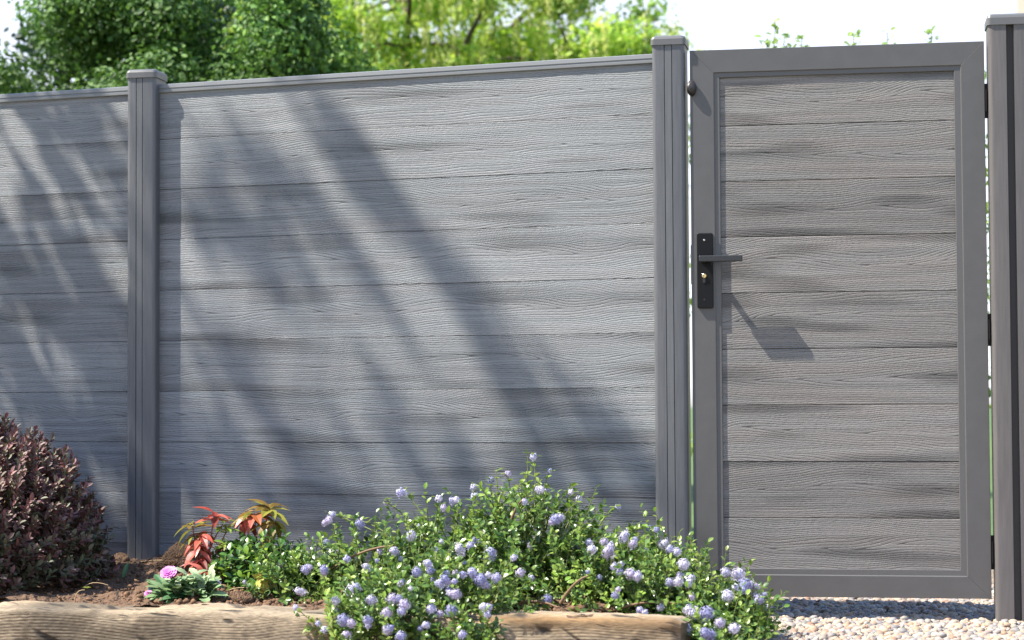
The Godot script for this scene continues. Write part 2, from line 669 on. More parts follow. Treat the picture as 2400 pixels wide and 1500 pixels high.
func make_ground() -> void:
	var mb := MB.new()
	mb.quad(Vector3(-150, -0.44, 150), Vector3(150, -0.44, 150), Vector3(150, -0.44, -150), Vector3(-150, -0.44, -150), Vector3.UP)
	structure("lawn", mb.mesh(), M.lawn)
	# the gravel bed, one sheet with a slight swell
	mb = MB.new()
	var no := FastNoiseLite.new()
	no.seed = 5
	no.frequency = 1.5
	var hg := func(x: float, z: float) -> float: return GRAVEL_Y - 0.016 + 0.012 * no.get_noise_2d(x, z)
	for i in 50:
		for k in 60:
			var x0 := -6.0 + i * 0.2
			var z0 := -2.4 + k * 0.2
			mb.quad(Vector3(x0, hg.call(x0, z0), z0), Vector3(x0 + 0.2, hg.call(x0 + 0.2, z0), z0), Vector3(x0 + 0.2, hg.call(x0 + 0.2, z0 + 0.2), z0 + 0.2), Vector3(x0, hg.call(x0, z0 + 0.2), z0 + 0.2), Vector3.UP)
	structure("gravel_path", mb.mesh(), M.gravel)
	# loose stones: nobody could count them
	var shapes := [lump(Vector3(1, 0.62, 0.8), 11, 0.35), lump(Vector3(1, 0.5, 0.7), 12, 0.45), lump(Vector3(0.9, 0.7, 0.85), 13, 0.5)]
	var pal := [lin(0.38, 0.29, 0.20), lin(0.33, 0.25, 0.17), lin(0.27, 0.235, 0.205), lin(0.24, 0.22, 0.205), lin(0.44, 0.36, 0.27), lin(0.31, 0.18, 0.11), lin(0.20, 0.19, 0.18), lin(0.40, 0.31, 0.21), lin(0.34, 0.21, 0.14), lin(0.24, 0.22, 0.21), lin(0.30, 0.28, 0.265), lin(0.22, 0.205, 0.195)]
	var sm := plain(Color.WHITE, 0.7)
	sm.vertex_color_use_as_albedo = true
	var gravel := Node3D.new()
	gravel.name = "gravel"
	add_child(gravel)
	tag(gravel, "loose cream, grey and rust coloured pebbles covering the path under the gate", "gravel", "", "stuff")
	for s in 3:
		var places := []
		var tints := []
		for i in 9500:
			var x := fr(0.14, 3.0)
			var z := fr(-1.5, 2.4)
			if i % 2 == 0:
				x = fr(0.25, 1.4)
				z = fr(-0.9, 0.7)
			var r := fr(0.006, 0.011) if rng.randf() < 0.75 else fr(0.010, 0.018)
			var b := Basis.from_euler(Vector3(fr(-0.5, 0.5), fr(0, TAU), fr(-0.5, 0.5))).scaled(Vector3.ONE * r)
			places.append(Transform3D(b, Vector3(x, hg.call(x, z) + r * 0.25 + fr(0.0, 0.014), z)))
			tints.append(vary(pal))
		scatter("pebbles", shapes[s], sm, places, tints, gravel, Vector3.ZERO)
	# the raised bed
	mb = MB.new()
	var fine := FastNoiseLite.new()
	fine.seed = 9
	fine.frequency = 9.0
	fine.fractal_octaves = 4
	var nx := 230
	var nz := 56
	var grid := []
	for i in nx + 1:
		var row := []
		for k in nz + 1:
			var x := -3.2 + 3.52 * i / nx
			var z := -0.10 + 1.14 * k / nz
			var y := soil_y(x, z) + 0.020 * fine.get_noise_2d(x, z) + 0.010 * absf(fine.get_noise_2d(x * 3.1, z * 3.1))
			if x > 0.12:
				y = lerpf(y, -0.42, smoothstep(0.12, 0.32, x))
			row.append(Vector3(x, y, z))
		grid.append(row)
	var gn := func(i: int, k: int) -> Vector3:
		var a: Vector3 = grid[mini(i + 1, nx)][k] - grid[maxi(i - 1, 0)][k]
		var b: Vector3 = grid[i][mini(k + 1, nz)] - grid[i][maxi(k - 1, 0)]
		return b.cross(a).normalized()
	for i in nx:
		for k in nz:
			mb.quad4([grid[i][k], grid[i + 1][k], grid[i + 1][k + 1], grid[i][k + 1]], [gn.call(i, k), gn.call(i + 1, k), gn.call(i + 1, k + 1), gn.call(i, k + 1)], [Vector2.ZERO, Vector2.ZERO, Vector2.ZERO, Vector2.ZERO])
	structure("soil_bed", mb.mesh(), M.soil)


func make_house() -> void:
	var t := thing("house", "cream rendered house far behind the gate, only its edge in the top right corner", "house", Vector3(2.4, -0.44, -24))
	var wall := plain(lin(0.62, 0.52, 0.42), 0.9)
	part("wall", slab(PackedVector2Array([Vector2(-3.17, 0), Vector2(4.5, 0), Vector2(4.5, 8.8), Vector2(0.66, 11.4), Vector2(-3.17, 8.8)]), -8, 4, 0.0), wall, t)
	part("roof", slab(PackedVector2Array([Vector2(-3.5, 8.6), Vector2(-3.4, 8.5), Vector2(0.66, 11.42), Vector2(4.7, 8.5), Vector2(4.8, 8.6), Vector2(0.66, 11.6)]), -8.3, 4.3, 0.0), plain(lin(0.2, 0.09, 0.06), 0.8), t)
	for x in [-1.6, 1.9]:
		var w := part("window", slab(rect(x, 3.4, x + 1.3, 4.7), 3.95, 4.05, 0.02), plain(lin(0.8, 0.8, 0.8), 0.5), t)
		part("pane", slab(rect(x + 0.1, 3.5, x + 1.2, 4.6), 4.052, 4.06, 0.0), plain(lin(0.03, 0.035, 0.04), 0.1), w)


# ---------------------------------------------------------------- fence
func post_outline(x0: float, x1: float, z0: float, z1: float, s0: float, s1: float, deep: float) -> PackedVector2Array:
	# rounded rectangle seen from above with a slot in its front face between s0 and s1
	var r := 0.014
	var p := PackedVector2Array()
	for c in [[x1 - r, z1 - r, 90.0], [x0 + r, z1 - r, 180.0], [x0 + r, z0 + r, 270.0], [x1 - r, z0 + r, 360.0]]:
		if c[2] == 180.0 and deep > 0.0:
			p.append(Vector2(s1, z1)); p.append(Vector2(s1, z1 - deep)); p.append(Vector2(s0, z1 - deep)); p.append(Vector2(s0, z1))
		for k in 6:
			var f := deg_to_rad(c[2] - 90.0 + 18.0 * k)
			p.append(Vector2(c[0] + r * cos(f), c[1] + r * sin(f)))
	p.reverse()
	return p


func rounded(x0: float, x1: float, z0: float, z1: float, r: float) -> PackedVector2Array:
	var p := PackedVector2Array()
	for c in [[x1 - r, z1 - r, 90.0], [x0 + r, z1 - r, 180.0], [x0 + r, z0 + r, 270.0], [x1 - r, z0 + r, 360.0]]:
		for k in 6:
			var f := deg_to_rad(c[2] - 90.0 + 18.0 * k)
			p.append(Vector2(c[0] + r * cos(f), c[1] + r * sin(f)))
	p.reverse()
	return p


func cap_mesh(x0: float, x1: float, z0: float, z1: float, y0: float, y1: float) -> ArrayMesh:
	# a moulded cap: upright rim, then a soft bevel up to a flat top
	var rings := [[y0, 0.0], [y0 + 0.62 * (y1 - y0), 0.0], [y0 + 0.86 * (y1 - y0), 0.003], [y1, 0.010], [y1 + 0.001, 0.03]]
	var mb := MB.new()
	var outs := []
	for q in rings:
		outs.append(rounded(x0 + q[1], x1 - q[1], z0 + q[1], z1 - q[1], 0.012))
	for i in rings.size() - 1:
		var k: int = outs[i].size()
		for m in k:
			var j := (m + 1) % k
			var q := [v3y(outs[i][m], rings[i][0]), v3y(outs[i][j], rings[i][0]), v3y(outs[i + 1][j], rings[i + 1][0]), v3y(outs[i + 1][m], rings[i + 1][0])]
			var ctr := Vector3((x0 + x1) / 2, 0, (z0 + z1) / 2)
			var nn: Vector3 = (q[1] - q[0]).cross(q[3] - q[0]).normalized()
			if nn.length_squared() < 0.5:
				continue
			var away: Vector3 = q[0] - ctr
			away.y = 0
			if nn.dot(away + Vector3.UP * 0.5) < 0.0:
				nn = -nn
			mb.quad(q[0], q[1], q[2], q[3], nn)
	for s in [[0, y0, Vector3.DOWN], [rings.size() - 1, y1 + 0.001, Vector3.UP]]:
		var t := Geometry2D.triangulate_polygon(outs[s[0]])
		for i in range(0, t.size(), 3):
			mb.tri(v3y(outs[s[0]][t[i]], s[1]), v3y(outs[s[0]][t[i + 1]], s[1]), v3y(outs[s[0]][t[i + 2]], s[1]), s[2], s[2], s[2])
	return mb.mesh()


func v3y(p: Vector2, y: float) -> Vector3:
	return Vector3(p.x, y, p.y)


func make_post(label: String, at: Vector3, tall: float, cap_h: float, turn: float, open_slot: bool, s0: float, s1: float, wide: float) -> Node3D:
	var t := thing("fence_post", label, "fence post", at, "grey posts of the fence and gate")
	t.rotation.y = turn
	part("shaft", upright(post_outline(0, wide, -0.075, 0.045, s0, s1, 0.02 if open_slot else 0.008), -0.3, tall), M.bounce_tinted_post if open_slot else M.post, t)
	if open_slot:
		part("slot_shade", slab(rect(s0 + 0.0015, 0.0, s1 - 0.0015, tall - 0.002), 0.0253, 0.027, 0.0), M.hollow, t)  # dark sheet painting the shade inside the empty slot
	else:
		part("insert_strip", slab(rect(s0 + 0.002, 0.0, s1 - 0.002, tall - 0.001), 0.036, 0.0446, 0.001), M.strip, t)
	part("cap", cap_mesh(-0.004, wide + 0.004, -0.079, 0.049, tall, tall + cap_h), M.cap, t)
	return t


func make_panel(label: String, x0: float, x1: float, first: int) -> void:
	var low := -0.369
	var t := thing("composite_fence", label, "fence", Vector3(x0, low, 0), "grey board fence bays")
	var long := x1 - x0
	for k in 10:
		var y0 := -0.005 + 0.182 * (k - 2) - low
		var y1 := y0 + 0.182
		if k == 9:
			y1 = 1.452 - low
		var g := 0.0006
		var c := 0.0012
		var push := fr(-0.0008, 0.0008)
		var prof := [Vector2(y0 + g, -0.018), Vector2(y0 + g, -c + push), Vector2(y0 + g + c, push), Vector2(y1 - g - c, push), Vector2(y1 - g, -c + push), Vector2(y1 - g, -0.018)]
		var off := [0.0, 0.05, 0.02, 0.065, 0.035, 0.01, 0.055, 0.028, 0.07, 0.04][(k + first) % 10] as float
		var mat: Material = M.board[(k * 5 + first + (k / 3)) % 6]
		part("board", along(prof, 0.0, long, off, off + long / 2.0, 0.182, y0, 10.0), mat, t)
	# backing of the tongues, so that no light comes through the joints
	part("tongue", slab(rect(0.0, 0.0, long, 1.45 - low), -0.024, -0.0182, 0.0), M.hollow, t)
	var b := 1.437 - low
	var rp := [Vector2(b, -0.03), Vector2(b, 0.006), Vector2(b + 0.002, 0.0085), Vector2(b + 0.010, 0.009), Vector2(b + 0.0115, 0.0055), Vector2(b + 0.0145, 0.005), Vector2(b + 0.017, 0.008), Vector2(b + 0.0295, 0.007), Vector2(b + 0.0315, 0.0045), Vector2(b + 0.032, -0.026)]
	part("top_rail", along(rp, 0.006, long - 0.006, 0, 1, 1, 0, 40.0), M.rail, t)


func make_fence() -> void:
	make_panel("left fence bay of grey boards, cut off at the left, behind the purple shrub", -3.78, -1.942, 0)
	make_panel("middle fence bay of grey grained boards between two posts, dappled with shade", -1.858, 0.020, 3)
	make_post("grey fence post between the two fence bays, standing in the soil bed", Vector3(-1.9488, -0.36, 0.0168), 1.489 + 0.36, 0.031, 0.16, false, 0.034, 0.060, 0.108)
	make_post("grey fence post carrying the latch side of the gate, behind the lilac flowers", Vector3(0.0112, -0.36, 0.0168), 1.487 + 0.36, 0.031, 0.16, false, 0.040, 0.067, 0.108)
	make_post("grey hinge post right of the gate, with an open dark slot down its front", gate_at + Vector3(0.954, 0, 0).rotated(Vector3.UP, GATE_TURN) + Vector3(0, -0.08, 0), 1.512 + 0.40, 0.036, GATE_TURN, true, 0.056, 0.080, 0.14)


# ---------------------------------------------------------------- gate
func make_gate() -> void:
	var t := thing("garden_gate", "tall grey metal framed garden gate filled with nine grained boards", "gate", gate_at)
	t.rotation.y = GATE_TURN
	var y := func(v: float) -> float: return v + 0.32
	var ol := -0.003; var orr := 0.943; var ob: float = y.call(-0.319); var ot: float = y.call(1.467)
	var il := 0.077; var ir := 0.867; var ib: float = y.call(-0.247); var it: float = y.call(1.390)
	var bl := 0.094; var br := 0.847; var bb: float = y.call(-0.228); var bt: float = y.call(1.375)
	var zf := 0.0095
	var g := 0.0001
	# four mitred members, edges in order outer, mitre, inner, mitre
	var ch := [0.0012, 0.0004, 0.0030, 0.0004]
	part("bottom_rail", slab(PackedVector2Array([Vector2(ol + g, ob), Vector2(orr - g, ob), Vector2(ir - g, ib), Vector2(il + g, ib)]), -0.035, zf, ch), M.frame, t)
	part("stile", slab(PackedVector2Array([Vector2(orr, ob + g), Vector2(orr, ot - g), Vector2(ir, it - g), Vector2(ir, ib + g)]), -0.035, zf, ch), M.frame, t)
	part("top_rail", slab(PackedVector2Array([Vector2(orr - g, ot), Vector2(ol + g, ot), Vector2(il + g, it), Vector2(ir - g, it)]), -0.035, zf, ch), M.frame, t)
	part("stile", slab(PackedVector2Array([Vector2(ol, ot - g), Vector2(ol, ob + g), Vector2(il, ib + g), Vector2(il, it - g)]), -0.035, zf, ch), M.frame, t)
	var zb := 0.0055
	var cb := [0.0, 0.0, 0.0015, 0.0]
	part("bead", slab(PackedVector2Array([Vector2(il, ib), Vector2(ir, ib), Vector2(br, bb), Vector2(bl, bb)]), -0.03, zb, cb), M.bead, t)
	part("bead", slab(PackedVector2Array([Vector2(ir, ib), Vector2(ir, it), Vector2(br, bt), Vector2(br, bb)]), -0.03, zb, cb), M.bead, t)
	part("bead", slab(PackedVector2Array([Vector2(ir, it), Vector2(il, it), Vector2(bl, bt), Vector2(br, bt)]), -0.03, zb, cb), M.bead, t)
	part("bead", slab(PackedVector2Array([Vector2(il, it), Vector2(il, ib), Vector2(bl, bb), Vector2(bl, bt)]), -0.03, zb, cb), M.bead, t)
	var joints := [bb - 0.01]
	for k in 8:
		joints.append(y.call(-0.0654 + 0.183 * k))
	joints.append(bt + 0.01)
	for k in 9:
		var y0: float = joints[k]
		var y1: float = joints[k + 1]
		var c := 0.0016
		var e := 0.0007
		var push := fr(-0.0006, 0.0006)
		var prof := [Vector2(y0 + e, -0.018), Vector2(y0 + e, -c + push), Vector2(y0 + e + c, push), Vector2(y1 - e - c, push), Vector2(y1 - e, -c + push), Vector2(y1 - e, -0.018)]
		var off := [0.05, 0.55, 0.2, 0.02, 0.42, 0.58, 0.3, 0.12, 0.5][k] as float
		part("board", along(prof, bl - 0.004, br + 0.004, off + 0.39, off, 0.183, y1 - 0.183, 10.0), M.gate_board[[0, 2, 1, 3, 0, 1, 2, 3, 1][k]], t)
	part("tongue", slab(rect(bl - 0.004, bb - 0.01, br + 0.004, bt + 0.01), -0.024, -0.0182, 0.0), M.hollow, t)
	# lock
	var plate := part("lock_plate", slab(rounded_up(0.016, y.call(0.618), 0.068, y.call(0.864), 0.006), zf + 0.0003, zf + 0.009, 0.0015), M.black, t)
	part("screw", lathe([Vector2(0.0035, -0.002), Vector2(0.0035, 0.0006), Vector2(0.002, 0.0012), Vector2(0.0, 0.0012)], 10, Basis(Vector3.RIGHT, PI / 2), Vector3(0.040, y.call(0.841), zf + 0.009)), M.steel, plate)
	part("screw", lathe([Vector2(0.0035, -0.002), Vector2(0.0035, 0.0006), Vector2(0.002, 0.0003), Vector2(0.0, 0.0003)], 10, Basis(Vector3.RIGHT, PI / 2), Vector3(0.039, y.call(0.647), zf + 0.009)), M.rubber, plate)
	part("lock_cylinder", lathe([Vector2(0.0075, -0.002), Vector2(0.0075, 0.0035), Vector2(0.006, 0.0048), Vector2(0.0, 0.0048)], 16, Basis(Vector3.RIGHT, PI / 2), Vector3(0.039, y.call(0.724), zf + 0.009)), M.brass, plate)
	part("keyway", slab(rect(0.0372, y.call(0.7195), 0.0392, y.call(0.7285)), 0.0, 0.0004, 0.0), M.hollow, plate, Vector3(0, 0, zf + 0.0139))
	part("cylinder_body", slab(rounded_up(0.0345, y.call(0.700), 0.0435, y.call(0.718), 0.004), -0.002, 0.0022, 0.0008), M.rubber, plate, Vector3(0, 0, zf + 0.009))
	var lever := part("lever_handle", slab(rounded_up(0.026, y.call(0.767), 0.166, y.call(0.787), 0.003), 0.050, 0.069, 0.002), M.lever, t)
	part("neck", lathe([Vector2(0.0095, 0.0), Vector2(0.0095, 0.03)], 16, Basis(Vector3.RIGHT, PI / 2), Vector3(0.039, y.call(0.777), zf + 0.009)), M.lever, lever)
	part("rose", lathe([Vector2(0.013, 0.0), Vector2(0.013, 0.003), Vector2(0.0095, 0.0035)], 18, Basis(Vector3.RIGHT, PI / 2), Vector3(0.039, y.call(0.777), zf + 0.0088)), M.black, lever)
	part("latch_face", slab(rect(-0.0055, y.call(0.699), -0.0032, y.call(0.826)), -0.014, 0.010, 0.0006), M.steel, t)
	part("rubber_stop", lathe([Vector2(0.0, 0.012), Vector2(0.009, 0.011), Vector2(0.0145, 0.007), Vector2(0.016, 0.001), Vector2(0.014, -0.004), Vector2(0.0, -0.006)], 18, Basis(Vector3.RIGHT, PI / 2).scaled(Vector3(1, 1.7, 1)), Vector3(0.003, y.call(1.342), zf + 0.006)), M.rubber, t)
	for h in [[1.22, 1.33], [0.487, 0.59], [-0.226, -0.118]]:
		var hg := part("hinge", slab(rect(0.9432, y.call(h[0]), 0.9535, y.call(h[1])), -0.012, 0.006, 0.001), M.black, t)
		part("knuckle", upright(rounded(0.9445, 0.9525, 0.0064, 0.0144, 0.0038), y.call(h[0]) + 0.02, y.call(h[1]) - 0.02), M.black, hg)


func rounded_up(x0: float, y0: float, x1: float, y1: float, r: float) -> PackedVector2Array:
	var p := PackedVector2Array()
	for c in [[x1 - r, y0 + r, 0.0], [x1 - r, y1 - r, 90.0], [x0 + r, y1 - r, 180.0], [x0 + r, y0 + r, 270.0]]:
		for k in 5:
			var f := deg_to_rad(c[2] - 90.0 + 22.5 * k)
			p.append(Vector2(c[0] + r * cos(f), c[1] + r * sin(f)))
	return p


# ---------------------------------------------------------------- sleeper
func make_sleeper() -> void:
	var t := thing("timber_sleeper", "thick weathered tan timber sleeper edging the soil bed in the foreground", "sleeper", Vector3(0.355, -0.47, 0.965))
	t.rotation.y = atan(0.08)
	var no := FastNoiseLite.new()
	no.seed = 77
	no.frequency = 1.0
	no.fractal_octaves = 4
	var nl := 440
	var long := 4.4
	var prof := []
	var r := 0.022
	var hw := 0.1
	var hh := 0.18
	for c in [[hw - r, r, 0.0], [hw - r, hh - r, 90.0], [-hw + r, hh - r, 180.0], [-hw + r, r, 270.0]]:
		for k in 6:
			var f := deg_to_rad(c[2] - 90.0 + 18.0 * k)
			prof.append(Vector2(c[0] + r * cos(f), c[1] + r * sin(f)))
		var nxt: Vector2 = [Vector2(hw, hh - r), Vector2(-hw + r, hh), Vector2(-hw, r), Vector2(hw - r, 0)][int(c[2] / 90.0)]
		var last: Vector2 = prof[-1]
		for k in range(1, 6):
			prof.append(last.lerp(nxt, k / 6.0))
	var k := prof.size()
	var pts := []
	for i in nl + 1:
		var x := -long * (1.0 - float(i) / nl)
		var ring := []
		var near_end := smoothstep(0.0, 0.025, -x)
		for m in k:
			var p: Vector2 = prof[m]
			var d := (p - Vector2(0, hh / 2)).normalized()
			var a := 0.010 * no.get_noise_3d(x * 1.1, p.y * 4.0, p.x * 4.0) + 0.007 * no.get_noise_3d(x * 4.0, p.y * 26.0, p.x * 26.0) + 0.0035 * no.get_noise_3d(x * 14.0, p.y * 120.0, p.x * 120.0)
			var worn := clampf((no.get_noise_3d(x * 2.3 + 40.0, p.y * 9.0, p.x * 5.0) - 0.12) * 0.05, 0.0, 0.010)
			var q := p + d * (a - worn) - d * 0.012 * (1.0 - near_end)
			ring.append(Vector3(x, q.y, q.x))
		pts.append(ring)
	var mb := MB.new()
	var rel := func(i: int, m: int) -> Vector3:
		var a: Vector3 = pts[mini(i + 1, nl)][m] - pts[maxi(i - 1, 0)][m]
		var b: Vector3 = pts[i][(m + 1) % k] - pts[i][(m + k - 1) % k]
		return a.cross(b).normalized()
	var nm := []
	for i in nl + 1:
		var row := []
		for m in k:
			var q: Vector3 = rel.call(i, m)
			if q.dot(pts[i][m] - Vector3(pts[i][m].x, hh / 2, 0)) < 0.0:
				q = -q
			row.append(q)
		nm.append(row)
	for i in nl:
		for m in k:
			var j := (m + 1) % k
			var u0 := float(i) / nl
			var u1 := float(i + 1) / nl
			var v0 := float(m) / k
			var v1 := float(m + 1) / k
			mb.quad4([pts[i][m], pts[i + 1][m], pts[i + 1][j], pts[i][j]], [nm[i][m], nm[i + 1][m], nm[i + 1][j], nm[i][j]], [Vector2(u0, v0), Vector2(u1, v0), Vector2(u1, v1), Vector2(u0, v1)])
	part("beam", mb.mesh(), sleeper_material(), t)
	var cap := MB.new()
	var ctr := Vector3(0.001, hh / 2, 0)
	for m in k:
		cap.tri(pts[nl][m], pts[nl][(m + 1) % k], ctr, Vector3.RIGHT, Vector3.RIGHT, Vector3.RIGHT)
	part("cut_end", cap.mesh(), speckled(lin(0.24, 0.17, 0.10), 0.9, 61, Vector3(6, 6, 6), 0.4, 1.5), t)


# ---------------------------------------------------------------- background plants
func blob_leaves(places: Array, tints: Array, ctr: Vector3, r: Vector3, count: int, size: float, pal: Array, shell: float, lift := 0.4, droop := 0.0) -> void:
	var tone := fr(0.72, 1.3)
	for i in count:
		var d := Vector3(rng.randfn(), rng.randfn(), rng.randfn()).normalized()
		var s := pow(rng.randf(), shell)
		var at := ctr + d * r * s
		var face := (d + Vector3.UP * lift + Vector3(rng.randfn(), rng.randfn(), rng.randfn()) * 0.55).normalized()
		var dir := face.cross(Vector3(rng.randfn(), rng.randfn(), rng.randfn())).normalized() + Vector3.DOWN * droop
		places.append(stand(at, dir, face, size * fr(0.7, 1.25)))
		tints.append(vary(pal) * tone)


func make_background_plants() -> void:
	var oval := leaf_mesh([0.0, 0.22, 0.30, 0.24, 0.0], 0.25, 0.15)
	var lm := leaf_mat(Color.WHITE, 0.6, 0.65)
	# dark clipped hedge
	var hedge := thing("hedge", "dense dark green hedge rising behind the left half of the fence", "hedge", Vector3(-4.4, -0.44, -3.1))
	var pl := []
	var ti := []
	var pal := [lin(0.065, 0.15, 0.022), lin(0.095, 0.20, 0.03), lin(0.045, 0.105, 0.02), lin(0.13, 0.245, 0.035)]
	var hn := FastNoiseLite.new()
	hn.seed = 14
	hn.frequency = 1.1
	for i in 300:
		var c := Vector3(fr(-6.2, -2.72), 0, 0)
		var top := 2.82 + 0.10 * sin(c.x * 3.1) + fr(-0.12, 0.06)
		if c.x < -4.40:
			top -= 0.30 + fr(0.0, 0.1)
		c.y = top - 0.22 - pow(rng.randf(), 1.2) * 1.7
		c.z = -3.15 + 1.0 * hn.get_noise_2d(c.x, c.y) + fr(-0.25, 0.12) - 0.15 * maxf(0.0, c.y - 1.9)
		blob_leaves(pl, ti, c, Vector3(0.26, 0.2, 0.24), 520, 0.034, pal, 0.5)
	scatter("foliage", oval, lm, pl, ti, hedge, hedge.position)
	var mb := MB.new()
	for i in 26:
		var x := fr(-2.2, 1.7)
		tube(mb, bend(Vector3(x, 0, fr(-0.3, 0.2)), Vector3(x + fr(-0.4, 0.4), fr(1.9, 2.45), fr(-0.5, 0.0)), Vector3(fr(-0.2, 0.2), 0, fr(-0.1, 0.1))), 0.03, 0.006, 5)
	part("stems", mb.mesh(), M.bark, hedge)
	# bright bush where the hedge ends
	var bush := thing("bush", "fresh mid green bush between the dark hedge and the yellow green tree", "bush", Vector3(-2.75, -0.44, -4.2))
	pl = []
	ti = []
	pal = [lin(0.12, 0.24, 0.03), lin(0.17, 0.30, 0.04), lin(0.07, 0.17, 0.025), lin(0.22, 0.33, 0.06)]
	for i in 46:
		var c := Vector3(-2.85 + fr(-0.55, 0.45), fr(0.9, 2.3), -4.2 + fr(-0.4, 0.4))
		if c.x > -2.7:
			c.y -= 0.12
		blob_leaves(pl, ti, c, Vector3(0.24, 0.2, 0.22), 300, 0.042, pal, 0.5)
	scatter("foliage", oval, lm, pl, ti, bush, bush.position)
	mb = MB.new()
	for i in 8:
		tube(mb, bend(Vector3(fr(-0.1, 0.1), 0, fr(-0.1, 0.1)), Vector3(fr(-0.5, 0.4), fr(1.8, 2.5), fr(-0.3, 0.3)), Vector3(fr(-0.1, 0.1), 0, 0)), 0.025, 0.005, 5)
	part("stems", mb.mesh(), M.bark, bush)
	flowering_tree()
	dark_tree()
	light_tree("young_tree", "slim light green tree top beside the gate post, sky showing through it", Vector3(-2.42, -0.44, -8.4), 3.6, 0.50, 36)
	gate_shrub()


func flowering_tree() -> void:
	var base := Vector3(-4.6, -0.44, -8.6)
	var t := thing("flowering_tree", "yellow green tree hung with long pale flower chains behind the fence", "tree", base)
	var mb := MB.new()
	tube(mb, bend(Vector3.ZERO, Vector3(0.15, 2.2, 0), Vector3(0.05, 0, 0)), 0.14, 0.11, 9)
	var tips := []
	for i in 15:
		var f := TAU * i / 15.0 + fr(-0.2, 0.2)
		var o := Vector3(0.15, fr(1.7, 2.3), 0)
		var e := Vector3(cos(f) * fr(1.2, 2.1), fr(2.6, 4.1), sin(f) * fr(0.6, 1.4))
		tube(mb, bend(o, e, Vector3(0, 0.25, 0), 8), 0.065, 0.015, 6)
		for k in 4:
			var s := o.lerp(e, fr(0.45, 0.95)) + Vector3(0, 0.15, 0)
			var q := s + Vector3(fr(-0.7, 0.7), fr(-0.2, 0.5), fr(-0.5, 0.6))
			tube(mb, bend(s, q, Vector3(0, 0.08, 0), 5), 0.018, 0.005, 5)
			tips.append(q)
		tips.append(e)
	part("trunk", mb.mesh(), M.bark, t)
	var pl := []
	var ti := []
	var pal := [lin(0.29, 0.46, 0.04), lin(0.38, 0.53, 0.05), lin(0.18, 0.34, 0.035), lin(0.46, 0.55, 0.08)]
	var rp := []
	var rt := []
	var rpal := [lin(0.70, 0.72, 0.20), lin(0.64, 0.68, 0.18), lin(0.78, 0.77, 0.32)]
	for i in 330:
		var c: Vector3
		var f := fr(0, TAU)
		var h := fr(2.0, 4.35)
		var w := 1.0 - pow(absf(h - 3.1) / 1.75, 2.6)
		c = Vector3(cos(f) * 2.3 * w * sqrt(rng.randf()), h, sin(f) * 1.5 * w * sqrt(rng.randf())) + Vector3(0.05, 0, 0)
		if h < 3.3 and absf(c.x) < 0.4 and rng.randf() < 0.4:
			continue
		var cc := c + base
		blob_leaves(pl, ti, cc, Vector3(0.30, 0.17, 0.26), 190, 0.058, pal, 0.55, 0.7, 0.5)
		for k in 3:
			var a := cc + Vector3(fr(-0.28, 0.28), fr(-0.05, 0.12), fr(0.12, 0.34))
			rp.append(Transform3D(Basis(Vector3.UP, fr(0, TAU)).rotated(Vector3(0, 0, 1), fr(-0.12, 0.12)).scaled(Vector3(0.9, fr(0.7, 1.25), 0.9)), a))
			rt.append(vary(rpal))
	scatter("foliage", leaf_mesh([0.0, 0.2, 0.26, 0.2, 0.0], 0.2, 0.2), leaf_mat(Color.WHITE, 1.0, 0.6), pl, ti, t, base)
	# one flower chain: little hanging petals round a thread
	var ch := MB.new()
	for i in 34:
		var y := -0.32 * i / 34.0
		var r := 0.026 * (1.0 - 0.85 * i / 34.0) + 0.003
		var f := i * 2.4
		var o := Vector3(cos(f) * r, y, sin(f) * r)
		var s := 0.011 * (1.0 - 0.6 * i / 34.0)
		var n0 := Vector3(cos(f), 0.3, sin(f)).normalized()
		var tx := n0.cross(Vector3.UP).normalized()
		ch.tri(o + tx * s, o - tx * s, o - Vector3(0, s * 2.2, 0) + n0 * s, n0, n0, n0)
		ch.tri(o + tx * s, o - tx * s, o + Vector3(0, s, 0) + n0 * s, n0, n0, n0)
	scatter("flower_chains", ch.mesh(), leaf_mat(Color.WHITE, 0.9, 0.6), rp, rt, t, base)


func dark_tree() -> void:
	var base := Vector3(-4.85, -0.44, -5.0)
	var t := thing("dark_tree", "dark green tree top showing over the hedge at the upper left", "tree", base)
	var mb := MB.new()
	tube(mb, bend(Vector3.ZERO, Vector3(0, 3.6, 0), Vector3(0.1, 0, 0)), 0.16, 0.03, 8)
	for i in 14:
		var h := fr(1.5, 3.1)
		tube(mb, bend(Vector3(0, h, 0), Vector3(fr(-0.45, 0.45), h + fr(0.1, 0.4), fr(-0.4, 0.4)), Vector3(0, 0.1, 0), 4), 0.04, 0.01, 5)
	part("trunk", mb.mesh(), M.bark, t)
	var pl := []
	var ti := []
	var pal := [lin(0.02, 0.05, 0.015), lin(0.03, 0.065, 0.018), lin(0.018, 0.04, 0.014)]
	for i in 60:
		var h := fr(2.0, 3.6)
		var w := 0.75 * (1.0 - pow((h - 2.4) / 1.6, 2.0) * 0.6)
		var f := fr(0, TAU)
		blob_leaves(pl, ti, base + Vector3(cos(f) * w * sqrt(rng.randf()), h, sin(f) * w * 0.8), Vector3(0.3, 0.24, 0.3), 160, 0.06, pal, 0.5)
	scatter("foliage", leaf_mesh([0.0, 0.2, 0.26, 0.2, 0.0], 0.2, 0.2), leaf_mat(Color.WHITE, 0.4, 0.5), pl, ti, t, base)


